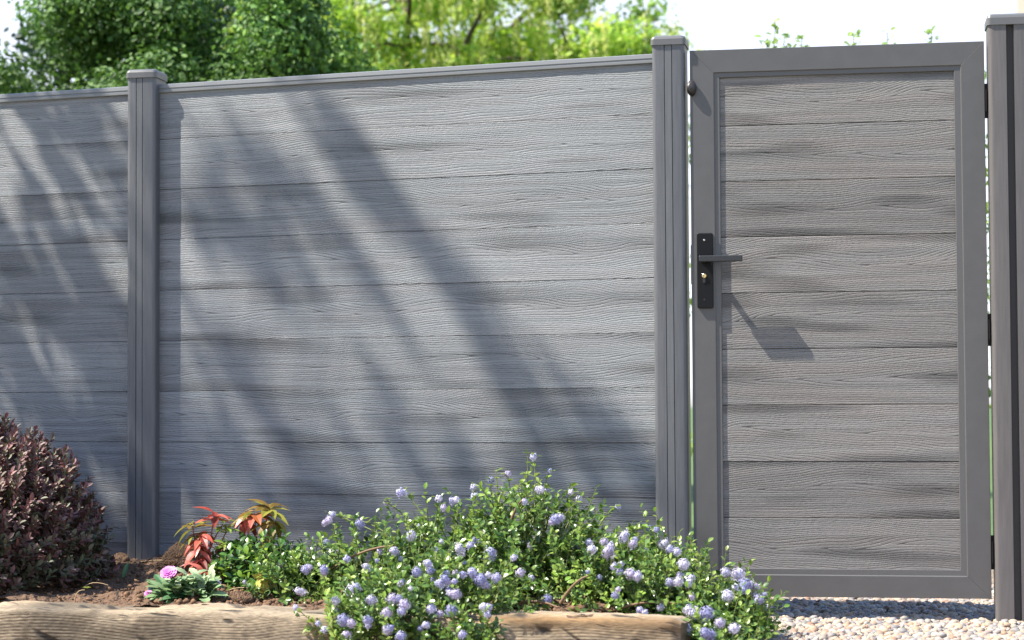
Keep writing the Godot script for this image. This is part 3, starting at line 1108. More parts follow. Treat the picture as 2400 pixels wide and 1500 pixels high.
func light_tree(called: String, label: String, base: Vector3, tall: float, wide: float, clumps: int) -> void:
	var t := thing(called, label, "tree", base)
	var mb := MB.new()
	tube(mb, bend(Vector3.ZERO, Vector3(0.05, tall, 0), Vector3(0.06, 0, 0), 8), 0.06, 0.006, 7)
	var pl := []
	var ti := []
	var pal := [lin(0.20, 0.33, 0.04), lin(0.27, 0.40, 0.06), lin(0.14, 0.26, 0.03)]
	for i in clumps:
		var h := tall * fr(0.6, 1.02)
		var f := fr(0, TAU)
		var q := Vector3(cos(f) * wide * rng.randf(), h + 0.1, sin(f) * wide * rng.randf())
		tube(mb, bend(Vector3(0.03, h - 0.3, 0), q, Vector3(0, -0.03, 0), 4), 0.012, 0.003, 4)
		blob_leaves(pl, ti, base + q, Vector3(0.17, 0.15, 0.17), 70, 0.05, pal, 0.6)
	part("trunk", mb.mesh(), M.bark, t)
	scatter("foliage", leaf_mesh([0.0, 0.2, 0.28, 0.2, 0.0], 0.2, 0.2), leaf_mat(Color.WHITE, 0.8, 0.5), pl, ti, t, base)


func gate_shrub() -> void:
	var base := Vector3(-0.15, -0.44, -3.4)
	var t := thing("tall_shrub", "tall shrub behind the gate, only its thin leafy shoots rising into the sky", "shrub", base)
	var mb := MB.new()
	var pl := []
	var ti := []
	var pal := [lin(0.26, 0.38, 0.07), lin(0.34, 0.44, 0.10), lin(0.18, 0.30, 0.05)]
	# shoots: x, height of the tip
	var shoots := [[-0.66, 2.06], [-0.58, 1.99], [-0.50, 2.03], [-0.40, 1.98], [-0.30, 2.17], [-0.24, 2.06], [-0.17, 2.10], [-0.07, 1.98], [0.08, 2.09], [0.25, 2.08], [0.46, 2.07], [0.7, 1.86], [-0.62, 2.04], [-0.54, 1.97], [-0.35, 2.1], [-0.27, 2.11], [-0.64, 1.97], [-0.60, 2.02], [-0.47, 2.0], [-0.43, 1.96], [-0.33, 2.02], [-0.21, 2.04], [-0.19, 1.99], [-0.12, 2.0], [-0.46, 1.9], [0.0, 1.9], [0.35, 1.9]]
	for s in shoots:
		var a := Vector3(s[0] * 0.5 - 0.0, 0.0, fr(-0.15, 0.15))
		var e := Vector3(s[0] - base.x, s[1] - base.y, fr(-0.05, 0.05))
		var path := bend(a, e, Vector3(0.05 * signf(s[0]), 0, 0), 10)
		tube(mb, path, 0.012, 0.002, 5)
		for k in 110:
			var q := 1.0 - 0.4 * pow(rng.randf(), 1.3)
			q = minf(q, 0.999)
			var p: Vector3 = path[int(q * 9.99)].lerp(path[mini(int(q * 9.99) + 1, 10)], fmod(q * 9.99, 1.0))
			var d := Vector3(rng.randfn(), 0.5 + rng.randfn() * 0.4, rng.randfn()).normalized()
			p += Vector3(fr(-0.03, 0.03), fr(-0.02, 0.02), fr(-0.03, 0.03))
			pl.append(stand(base + p, d, Vector3(fr(-0.5, 0.5), 1, fr(0, 1)), fr(0.028, 0.05)))
			ti.append(vary(pal))
	part("stems", mb.mesh(), M.green_twig, t)
	for i in 44:
		blob_leaves(pl, ti, base + Vector3(fr(-0.9, 1.2), fr(0.2, 2.05), fr(-0.35, 0.3)), Vector3(0.22, 0.2, 0.2), 110, 0.045, pal, 0.5)
	scatter("foliage", leaf_mesh([0.0, 0.2, 0.28, 0.2, 0.0], 0.2, 0.2), leaf_mat(Color.WHITE, 0.8, 0.5), pl, ti, t, base)


# ---------------------------------------------------------------- the tree whose boughs shade the fence
func make_shading_tree() -> void:
	# boughs by the streaks that they throw on the fence: x1, y1, x2, y2, half width, density
	var dark := [
		[-1.29, 1.38, -1.14, 1.28, 0.065, 0.60], [-1.19, 1.29, -0.96, 1.09, 0.075, 0.62], [-1.00, 1.12, -0.82, 0.88, 0.070, 0.62], [-0.84, 0.91, -0.67, 0.67, 0.065, 0.62], [-0.68, 0.68, -0.54, 0.48, 0.06, 0.6],
		[-0.53, 0.46, -0.41, 0.29, 0.086, 0.7], [-0.44, 0.33, -0.35, 0.15, 0.070, 0.5], [-0.30, 0.33, -0.17, 0.15, 0.094, 0.5], [-0.15, 0.20, -0.01, 0.02, 0.094, 0.9], [-0.23, 0.06, -0.01, -0.02, 0.062, 0.8],
		[-1.52, 1.25, -1.36, 1.09, 0.070, 0.9], [-1.42, 1.17, -1.29, 1.04, 0.055, 0.8], [-1.73, 1.04, -1.42, 0.88, 0.094, 0.6], [-1.52, 0.93, -1.29, 0.74, 0.086, 0.7], [-1.19, 0.92, -0.96, 0.70, 0.055, 0.6],
		[-1.31, 1.10, -1.04, 0.82, 0.047, 0.5], [-1.68, 1.30, -1.52, 1.22, 0.062, 0.3], [-1.69, 0.60, -1.52, 0.38, 0.078, 0.6], [-1.52, 0.41, -1.39, 0.23, 0.070, 0.6], [-1.83, 0.29, -1.52, 0.16, 0.094, 0.6],
		[-1.75, 0.14, -1.26, -0.07, 0.078, 0.5], [-1.29, -0.01, -0.97, -0.15, 0.094, 0.7], [-1.39, 0.23, -1.19, 0.05, 0.062, 0.4], [-0.97, 0.23, -0.58, 0.01, 0.094, 0.35], [-0.89, 0.01, -0.35, -0.05, 0.078, 0.8],
		[-2.24, 1.41, -1.99, 1.27, 0.109, 0.8], [-2.40, 1.41, -2.27, 1.25, 0.062, 1.0], [-2.27, 1.22, -1.99, 0.98, 0.070, 0.9], [-2.46, 1.23, -2.27, 0.95, 0.041, 0.9], [-2.31, 1.06, -2.08, 0.71, 0.070, 1.0],
		[-2.51, 0.93, -2.40, 0.72, 0.094, 0.9], [-2.40, 0.80, -1.99, 0.70, 0.070, 0.8], [-2.15, 0.61, -1.99, 0.23, 0.094, 0.7], [-2.29, 0.70, -2.15, 0.57, 0.078, 0.8], [-2.40, 0.39, -1.99, 0.15, 0.125, 0.9],
		[-2.51, 0.61, -2.44, 0.39, 0.047, 0.8], [-2.40, 0.11, -1.99, -0.20, 0.125, 0.9], [-1.82, 0.49, -1.81, -0.30, 0.086, 0.95], [-1.82, 0.91, -1.82, 0.49, 0.055, 0.35],
		[-0.8, -2.5, -0.1, -3.0, 0.2, 0.8], [-1.1, -2.2, -0.7, -2.6, 0.15, 0.7]]
	var lit := [[-2.51, 1.22, -2.31, 0.90, 0.037], [-2.55, 1.46, -2.40, 1.27, 0.034], [-2.35, 1.21, -1.99, 0.79, 0.041], [-2.46, 0.71, -2.18, 0.37, 0.041], [-2.51, 0.39, -2.42, 0.26, 0.031]]
	var base := Vector3(-8.0, -0.44, 3.2)
	var t := thing("garden_tree", "leafy tree standing left of the view, its boughs dappling the fence with shade", "tree", base)
	var no := FastNoiseLite.new()
	no.seed = 3
	no.frequency = 1.2
	var lift := func(p: Vector2) -> Vector3:
		var k := lerpf(6.2, 8.8, smoothstep(-2.25, -1.6, p.x)) + 0.92 * (p.x * 0.57 - p.y * 0.82) + 0.7 * no.get_noise_2d(p.x, p.y) + fr(-0.12, 0.12)
		return Vector3(p.x, p.y, 0) + SUN * k
	var pl := []
	var ti := []
	var pal := [lin(0.06, 0.12, 0.02), lin(0.08, 0.15, 0.03), lin(0.05, 0.10, 0.02)]
	var mb := MB.new()
	tube(mb, bend(Vector3.ZERO, Vector3(0.5, 5.4, -0.3), Vector3(0.1, 0, 0), 8), 0.20, 0.13, 10)
	var fork := Vector3(0.5, 5.4, -0.3)
	for s in dark:
		var a := Vector2(s[0], s[1])
		var b := Vector2(s[2], s[3])
		var n := int((a.distance_to(b) + s[4] * 2.0) * s[4] * 2.0 * (420.0 if s[0] < -1.95 else 390.0) * s[5])
		for i in n:
			var q := fr(-0.1, 1.1)
			var off: Vector2 = (b - a).normalized().orthogonal() * rng.randfn() * s[4] * 0.44
			var p: Vector2 = a.lerp(b, q) + off + Vector2(rng.randfn(), rng.randfn()) * 0.012
			var bad := false
			for l in lit:
				if p.distance_to(Geometry2D.get_closest_point_to_segment(p, Vector2(l[0], l[1]), Vector2(l[2], l[3]))) < l[4] * 1.5:
					bad = true
			if bad:
				continue
			pl.append(stand(lift.call(p), Vector3(rng.randfn(), rng.randfn() - 0.4, rng.randfn()), SUN + Vector3(rng.randfn(), rng.randfn(), rng.randfn()) * 0.5, fr(0.06, 0.10)))
			ti.append(vary(pal))
		var m: Vector3 = lift.call(a.lerp(b, 0.5))
		var joint := fork.lerp(m - base, 0.72) + Vector3(0, 0.25, 0)
		tube(mb, bend(joint, m - base, Vector3(0, 0.03, 0), 4), 0.007, 0.003, 4)
	for i in 9:
		var p := Vector2(lerpf(-2.6, 0.1, i / 8.0), fr(-0.2, 1.3))
		var m: Vector3 = lift.call(p)
		tube(mb, bend(fork, fork.lerp(m - base, 0.74) + Vector3(0, 0.25, 0), Vector3(0, 0.3, 0), 6), 0.045, 0.01, 6)
	# the rest of the crown, whose shade falls left of the view and on the hedge
	for i in 120:
		var p := Vector2(fr(-5.2, -2.75), fr(-1.5, 2.2))
		blob_leaves(pl, ti, lift.call(p) + SUN * fr(-0.6, 0.9), Vector3(0.28, 0.2, 0.28), 60, 0.085, pal, 0.5)
	part("trunk", mb.mesh(), M.bark, t)
	scatter("foliage", leaf_mesh([0.0, 0.22, 0.30, 0.22, 0.0], 0.15, 0.1), leaf_mat(Color.WHITE, 0.5, 0.5), pl, ti, t, base)


# ---------------------------------------------------------------- plants of the bed
func shade_set(pal: Array, n: int, through: float, rough: float) -> Array:
	var out := []
	for i in n:
		out.append(leaf_mat(vary(pal), through, rough))
	return out


func make_bed_plants() -> void:
	purple_shrub()
	lilac_shrub()
	red_leaved()
	pink_plant()
	green_bush()


func purple_shrub() -> void:
	var base := Vector3(-2.27, -0.29, 0.62)
	var t := thing("purple_shrub", "rounded shrub of small purple brown leaves at the lower left", "shrub", base)
	var pl := []
	var ti := []
	var pal := [lin(0.15, 0.064, 0.068), lin(0.115, 0.058, 0.056), lin(0.20, 0.075, 0.066), lin(0.12, 0.125, 0.058), lin(0.16, 0.115, 0.09)]
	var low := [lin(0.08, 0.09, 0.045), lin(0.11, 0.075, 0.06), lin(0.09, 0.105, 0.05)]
	var c := Vector3(-2.27, -0.14, 0.62)
	var r := Vector3(0.49, 0.41, 0.44)
	var mb := MB.new()
	for i in 1450:
		var s := on_shell(c, r, 0.5)
		var d: Vector3 = (s[1] + Vector3.UP * 0.75 + Vector3(rng.randfn(), rng.randfn(), rng.randfn()) * 0.18).normalized()
		var p: Vector3 = s[0] - d * 0.05
		if p.y < -0.30:
			continue
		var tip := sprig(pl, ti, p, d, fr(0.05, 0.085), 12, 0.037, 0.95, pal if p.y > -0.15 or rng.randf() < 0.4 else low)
		if i % 3 == 0:
			tube(mb, bend(base + Vector3(fr(-0.1, 0.1), 0, fr(-0.1, 0.1)) - base, p - base, Vector3(0, 0.05, 0), 4), 0.006, 0.0025, 4)
		if tip.y > 10.0:
			break
	for i in 330:
		var f := fr(-0.6, PI + 0.5)
		var p := Vector3(-2.27 + 0.47 * cos(f) * fr(0.85, 1.02), fr(-0.29, -0.14), 0.62 + 0.43 * sin(f) * fr(0.85, 1.02))
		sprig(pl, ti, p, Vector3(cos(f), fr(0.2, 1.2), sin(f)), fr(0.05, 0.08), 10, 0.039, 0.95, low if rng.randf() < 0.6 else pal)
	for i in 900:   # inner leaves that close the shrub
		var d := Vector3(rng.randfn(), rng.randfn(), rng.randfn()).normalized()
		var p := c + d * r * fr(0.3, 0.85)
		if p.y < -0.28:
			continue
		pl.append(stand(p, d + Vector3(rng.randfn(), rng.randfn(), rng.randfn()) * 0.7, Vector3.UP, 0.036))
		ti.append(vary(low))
	part("stems", mb.mesh(), M.twig, t)
	leafage("leaf", leaf_mesh([0.0, 0.16, 0.23, 0.19, 0.0], 0.35, 0.1), leaf_mat(Color.WHITE, 0.3, 0.58), shade_set(pal, 8, 0.3, 0.58), pl, ti, t, 300)


func floret_head(seed_: int, r: Vector3, n: int) -> ArrayMesh:
	var g := RandomNumberGenerator.new()
	g.seed = seed_
	var mb := MB.new()
	for i in n:
		var y := 1.0 - 2.0 * (i + 0.5) / n
		var f := i * 2.39996
		var d := Vector3(sqrt(1.0 - y * y) * cos(f), y, sqrt(1.0 - y * y) * sin(f))
		var o := d * r * g.randf_range(0.55, 1.15) * (1.0 + 0.16 * sin(f * 3.0 + seed_) * y)
		var s := g.randf_range(0.0018, 0.0030)
		var k := g.randf_range(0.6, 1.3)
		var col := Color(k, k, minf(1.3, k * 1.03))
		var x := d.cross(Vector3(0.3, 0.5, 0.81)).normalized()
		var z := d.cross(x)
		var turn := g.randf_range(0, TAU)
		# five petals as a shallow star, open outwards
		for m in 5:
			var a := turn + TAU * m / 5.0
			var w := x * cos(a) + z * sin(a)
			var q := d.cross(w)
			var nn := (d + w * 0.4).normalized()
			mb.tri(o, o + w * s - d * s * 0.1 + q * s * 0.5, o + w * s - d * s * 0.1 - q * s * 0.5, nn, nn, nn, Vector2.ZERO, Vector2.ZERO, Vector2.ZERO, col)
	return mb.mesh()


func lilac_shrub() -> void:
	var base := Vector3(-0.2, -0.30, 0.62)
	var t := thing("lilac_shrub", "spreading green shrub with round lilac blue flower heads spilling over the sleeper", "shrub", base)
	var pl := []
	var ti := []
	var pal := [lin(0.08, 0.16, 0.03), lin(0.12, 0.22, 0.035), lin(0.055, 0.12, 0.028), lin(0.18, 0.27, 0.06)]
	var fresh := [lin(0.22, 0.33, 0.05), lin(0.16, 0.28, 0.04), lin(0.28, 0.35, 0.09)]
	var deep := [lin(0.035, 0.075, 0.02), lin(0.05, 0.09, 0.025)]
	var mounds := [
		[Vector3(-0.27, -0.27, 0.48), Vector3(0.27, 0.33, 0.26), 330, 0.14], [Vector3(-0.50, -0.28, 0.5), Vector3(0.30, 0.26, 0.26), 270, 0.16], [Vector3(-0.78, -0.28, 0.55), Vector3(0.27, 0.21, 0.25), 240, 0.14],
		[Vector3(-1.0, -0.29, 0.66), Vector3(0.15, 0.12, 0.17), 110, 0.10], [Vector3(-0.02, -0.29, 0.55), Vector3(0.27, 0.225, 0.24), 280, 0.15], [Vector3(0.17, -0.31, 0.60), Vector3(0.25, 0.185, 0.24), 270, 0.26],
		[Vector3(0.37, -0.37, 0.66), Vector3(0.16, 0.175, 0.22), 220, 0.30], [Vector3(-0.42, -0.32, 0.92), Vector3(0.30, 0.17, 0.22), 360, 0.26], [Vector3(-0.50, -0.36, 1.12), Vector3(0.22, 0.12, 0.12), 170, 0.34],
		[Vector3(0.46, -0.42, 0.86), Vector3(0.12, 0.14, 0.18), 150, 0.36], [Vector3(-0.22, -0.37, 1.12), Vector3(0.10, 0.10, 0.10), 60, 0.25]]
	var mb := MB.new()
	var heads := []
	for m in mounds:
		for i in int(m[2] * 1.0):
			var s := on_shell(m[0], m[1] * fr(0.86, 1.1), 0.5)
			var d: Vector3 = (s[1] + Vector3.UP * 0.45 + Vector3(rng.randfn(), rng.randfn(), rng.randfn()) * 0.35).normalized()
			var p: Vector3 = s[0] - d * 0.04
			if p.y < -0.40 or p.z < 0.07:
				continue
			var l := fr(0.04, 0.09) if rng.randf() < 0.84 else fr(0.09, 0.17)
			var bright := rng.randf() < 0.35
			var tip := sprig(pl, ti, p, d, l, 9, 0.029, 1.05, fresh if bright else pal)
			tube(mb, [p - base - d * 0.03, p - base + d * l], 0.0018, 0.001, 4)
			if rng.randf() < 0.03 and s[1].z > -0.3:
				heads.append([tip + d * 0.008, d, fr(0.45, 0.8)])
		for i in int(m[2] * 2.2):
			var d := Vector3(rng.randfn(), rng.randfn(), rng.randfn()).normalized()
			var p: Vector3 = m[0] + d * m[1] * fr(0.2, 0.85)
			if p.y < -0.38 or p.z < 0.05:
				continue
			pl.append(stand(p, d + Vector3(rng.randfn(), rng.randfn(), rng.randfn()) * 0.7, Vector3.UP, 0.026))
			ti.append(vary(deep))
	# long shoots over the mound
	for s in [[-0.27, 0.155, 0.5], [-0.245, 0.145, 0.52], [-0.375, 0.10, 0.5], [-0.40, 0.07, 0.48], [-0.22, 0.04, 0.46], [-0.13, 0.035, 0.5], [-0.72, 0.03, 0.42], [-0.78, 0.0, 0.45], [-0.47, 0.045, 0.45], [-0.20, 0.10, 0.5], [-0.33, 0.09, 0.52], [0.02, -0.01, 0.5], [-0.9, -0.05, 0.5], [-0.94, -0.045, 0.5], [0.13, -0.07, 0.55], [-0.31, 0.06, 0.45], [-0.17, 0.0, 0.5], [-0.43, 0.02, 0.55]]:
		var e := Vector3(s[0], s[1], s[2])
		var a := Vector3(lerpf(s[0], -0.25, 0.25), -0.10, s[2] + 0.02)
		var path := bend(a - base, e - base, Vector3(fr(-0.02, 0.02), 0.01, fr(-0.02, 0.02)), 7)
		tube(mb, path, 0.0025, 0.0012, 4)
		for k in range(2, 8):
			var p: Vector3 = path[k] + base
			for w in 3:
				var d := Vector3(rng.randfn(), 0.5, rng.randfn()).normalized()
				pl.append(stand(p, d, Vector3.UP + d * -0.2, fr(0.018, 0.032)))
				ti.append(vary(fresh))
		if rng.randf() < 0.55:
			heads.append([e, Vector3.UP, 0.7])
	var st := part("twigs", mb.mesh(), M.green_twig, t)
	st.set_meta("kind", "stuff")
	mb = MB.new()
	for q in [[Vector3(-0.29, -0.06, 0.62), Vector3(-0.24, 0.02, 0.62)], [Vector3(-0.05, -0.27, 0.86), Vector3(0.03, -0.19, 0.84)], [Vector3(-0.85, -0.2, 0.7), Vector3(-0.62, -0.12, 0.75)], [Vector3(0.1, -0.29, 0.82), Vector3(0.3, -0.27, 0.8)], [Vector3(-0.2, -0.28, 0.85), Vector3(-0.05, -0.28, 0.88)]]:
		tube(mb, bend(q[0] - base, q[1] - base, Vector3(0, 0.015, 0), 5), 0.0045, 0.003, 6)
	part("branches", mb.mesh(), M.twig, t)
	leafage("leaf", leaf_mesh([0.0, 0.22, 0.30, 0.25, 0.0], 0.22, 0.2), leaf_mat(Color.WHITE, 0.6, 0.3), shade_set(pal + fresh, 10, 0.6, 0.3), pl, ti, t, 300)
	# flower heads
	var kinds := [floret_head(1, Vector3(0.018, 0.021, 0.018), 300), floret_head(2, Vector3(0.015, 0.025, 0.015), 280), floret_head(3, Vector3(0.020, 0.018, 0.020), 300), floret_head(4, Vector3(0.011, 0.012, 0.011), 110)]
	var colours := []
	for q in [lin(0.60, 0.57, 0.75), lin(0.50, 0.48, 0.69), lin(0.70, 0.66, 0.79), lin(0.35, 0.345, 0.56), lin(0.55, 0.49, 0.65)]:
		colours.append(leaf_mat(q, 0.3, 0.7))
	for q in [
		[-0.41, -0.131, 0.73, 1.4], [-0.31, -0.140, 0.74, 1.4], [-0.28, -0.177, 1.05, 1.0], [-0.33, -0.201, 1.10, 1.2], [-0.50, -0.241, 1.20, 1.3], [-0.44, -0.273, 1.23, 1.3], [-0.57, -0.296, 1.24, 1.3], [-0.54, -0.303, 1.25, 1.2], [-0.40, -0.253, 1.20, 1.3], [-0.60, -0.167, 1.00, 1.3], [-0.60, -0.221, 1.08, 1.2], [-0.39, -0.150, 1.04, 1.1], [-0.41, -0.170, 1.08, 1.1], [-0.31, -0.195, 1.09, 1.0], [-0.20, -0.189, 0.99, 1.0], [-0.18, -0.257, 1.15, 1.0], [-0.11, -0.266, 0.80, 1.0], [0.12, -0.228, 0.84, 0.9], [0.06, -0.128, 0.74, 1.4], [0.09, -0.087, 0.67, 1.3], [0.12, -0.108, 0.68, 1.3], [0.21, -0.107, 0.66, 1.2], [0.09, -0.167, 0.78, 1.0], [0.15, -0.184, 0.81, 1.3], [0.01, -0.122, 0.74, 1.1], [0.04, -0.100, 0.71, 1.0], [-0.13, -0.039, 0.65, 1.2], [-0.12, -0.035, 0.64, 1.0], [-0.23, 0.012, 0.65, 0.8], [-0.77, -0.063, 0.66, 1.0], [-0.84, -0.031, 0.71, 0.8], [-0.88, -0.059, 0.68, 0.8], [-0.90, -0.198, 0.78, 1.1], [-0.83, -0.195, 0.80, 1.1], [-0.63, -0.140, 0.72, 1.0], [-0.58, -0.092, 0.70, 1.0], [-0.61, 0.037, 0.68, 0.9], [-0.27, -0.267, 1.17, 1.3], [-0.33, -0.265, 1.17, 1.0], [-0.23, -0.192, 1.04, 1.2], [-0.28, -0.228, 1.11, 1.3], [-0.44, -0.239, 1.19, 1.2], [-0.39, -0.334, 1.25, 1.2], [-0.43, -0.317, 1.25, 1.0], [-0.21, -0.325, 1.24, 1.2], [-0.55, -0.334, 1.26, 1.1], [-0.49, -0.293, 1.25, 1.0], [-0.33, -0.305, 1.21, 1.0], [0.19, -0.282, 0.86, 1.0], [0.25, -0.274, 0.85, 1.0], [-0.48, 0.010, 0.61, 0.8], [-0.47, -0.108, 0.73, 0.8], [-0.37, -0.102, 0.71, 0.8], [-0.90, -0.261, 0.82, 1.0], [-0.62, -0.249, 1.18, 0.9], [0.36, -0.284, 0.88, 1.6], [0.41, -0.277, 0.94, 1.4], [0.46, -0.297, 1.00, 1.2], [0.50, -0.311, 1.00, 1.3], [0.44, -0.329, 1.03, 1.5], [0.44, -0.239, 0.82, 1.4], [0.44, -0.189, 0.69, 1.4], [0.41, -0.180, 0.72, 1.2], [0.47, -0.214, 0.73, 1.3], [0.49, -0.225, 0.69, 1.2], [0.51, -0.257, 0.73, 1.2], [0.47, -0.227, 0.77, 1.1], [0.29, -0.159, 0.74, 1.3], [0.32, -0.197, 0.77, 1.2], [0.29, -0.204, 0.80, 1.2], [0.15, -0.186, 0.81, 1.2], [0.26, -0.126, 0.70, 1.0], [0.35, -0.326, 0.94, 1.1], [0.23, -0.326, 0.86, 0.8]]:
		var at := Vector3(q[0], q[1], q[2])
		var way := (at - Vector3(at.x * 0.6 - 0.1, -0.35, 0.55)).normalized()
		heads.append([at, way, q[3]])
		for k in rng.randi() % 3:
			heads.append([at + Vector3(fr(-0.03, 0.03), fr(-0.028, 0.01), fr(-0.02, 0.02)), (way + Vector3(rng.randfn(), rng.randfn(), rng.randfn()) * 0.4).normalized(), q[3] * fr(0.5, 0.85)])
	heads.sort_custom(func(a, b): return a[0].distance_to(eye) < b[0].distance_to(eye))
	for i in mini(heads.size(), 300):
		var h = heads[i]
		var small: bool = h[2] < 0.75
		var o := part("flower_head", kinds[3 if small else rng.randi() % 3], colours[(3 + rng.randi() % 2) if h[0].x < -0.68 and rng.randf() < 0.6 else rng.randi() % 5], t)
		o.transform = stand(h[0] - base, h[1], Vector3(0.2, 0.1, 1), (1.5 * h[2] if small else 0.70 * h[2]) * fr(0.8, 1.2))


func red_leaved() -> void:
	var lanced := leaf_mesh([0.0, 0.12, 0.20, 0.21, 0.16, 0.09, 0.0], 0.3, 0.34)
	var red := [lin(0.42, 0.07, 0.04), lin(0.55, 0.15, 0.10), lin(0.22, 0.035, 0.025)]
	var olive := [lin(0.22, 0.22, 0.03), lin(0.28, 0.24, 0.04), lin(0.26, 0.16, 0.035)]
	var both := red + olive
	var lime := [lin(0.20, 0.30, 0.04), lin(0.12, 0.22, 0.03), lin(0.28, 0.32, 0.06)]
	# whorls: place, way up, leaf length, count, palette
	var plants := [
		["left small shrub with drooping glossy red leaves, beside the clod", Vector3(-1.36, -0.27, 0.56), [
			[Vector3(-1.345, -0.055, 0.53), Vector3(0.2, 1, 0.1), 0.062, 8, red, 1.35], [Vector3(-1.42, -0.085, 0.54), Vector3(-0.4, 1, 0.1), 0.070, 7, olive, 1.5], [Vector3(-1.375, -0.118, 0.57), Vector3(0, 1, 0.25), 0.070, 8, red, 1.75],
			[Vector3(-1.365, -0.150, 0.60), Vector3(0.1, 1, 0.3), 0.064, 6, red, 1.85], [Vector3(-1.355, -0.195, 0.61), Vector3(0.2, 1, 0.3), 0.062, 5, red, 1.7], [Vector3(-1.325, -0.225, 0.64), Vector3(0.6, 0.8, 0.4), 0.062, 5, red, 1.35], [Vector3(-1.40, -0.12, 0.55), Vector3(-0.5, 1, 0), 0.06, 5, olive, 1.9],
			[Vector3(-1.305, -0.10, 0.52), Vector3(0.3, 1, 0.1), 0.045, 7, lime, 1.2], [Vector3(-1.30, -0.145, 0.55), Vector3(0.3, 1, 0.3), 0.042, 8, lime, 1.3], [Vector3(-1.33, -0.08, 0.50), Vector3(0, 1, 0), 0.045, 6, lime, 1.4], [Vector3(-1.29, -0.19, 0.57), Vector3(0.4, 1, 0.4), 0.04, 8, lime, 1.3], [Vector3(-1.39, -0.16, 0.56), Vector3(-0.4, 1, 0.1), 0.045, 6, both, 1.6]]],
		["right small shrub with spreading olive and red leaves, before the fence", Vector3(-1.24, -0.27, 0.45), [
			[Vector3(-1.255, -0.05, 0.42), Vector3(-0.1, 1, 0.2), 0.085, 9, both, 1.55], [Vector3(-1.20, -0.035, 0.42), Vector3(0.25, 1, 0.1), 0.085, 9, olive, 1.4], [Vector3(-1.27, -0.065, 0.45), Vector3(0, 1, 0.3), 0.070, 8, red, 2.1],
			[Vector3(-1.165, -0.075, 0.45), Vector3(0.4, 1, 0.2), 0.085, 6, olive, 2.2], [Vector3(-1.30, -0.08, 0.43), Vector3(-0.5, 1, 0.2), 0.065, 5, both, 1.5]]]]
	for p in plants:
		var t := thing("red_leaved_shrub", p[0], "shrub", p[1], "young red leaved shrubs by the fence")
		var mb := MB.new()
		var shades := {}
		for w in p[2]:
			var d: Vector3 = w[1].normalized()
			tube(mb, bend(Vector3(fr(-0.02, 0.02), 0, fr(-0.02, 0.02)), w[0] - p[1], Vector3(fr(-0.015, 0.015), 0, 0.01), 6), 0.0035, 0.0018, 5)
			var side := d.cross(Vector3(0.23, 0.31, 0.93)).normalized()
			var many := int(w[3] * 1.35)
			for k in many:
				var out := side.rotated(d, TAU * k / many + fr(-0.25, 0.25))
				var a: float = w[5] * fr(0.8, 1.12)
				var ld := d * cos(a) + out * sin(a)
				var c := vary(w[4])
				var o := part("leaf", lanced, leaf_mat(c, 0.7, 0.36), t)
				o.transform = stand(w[0] - p[1] + d * fr(-0.012, 0.012), ld, d + out * 0.3, w[2] * fr(0.8, 1.2), fr(0.62, 0.95))
			if shades.size() > 99:
				break
		part("stems", mb.mesh(), M.red_twig, t)


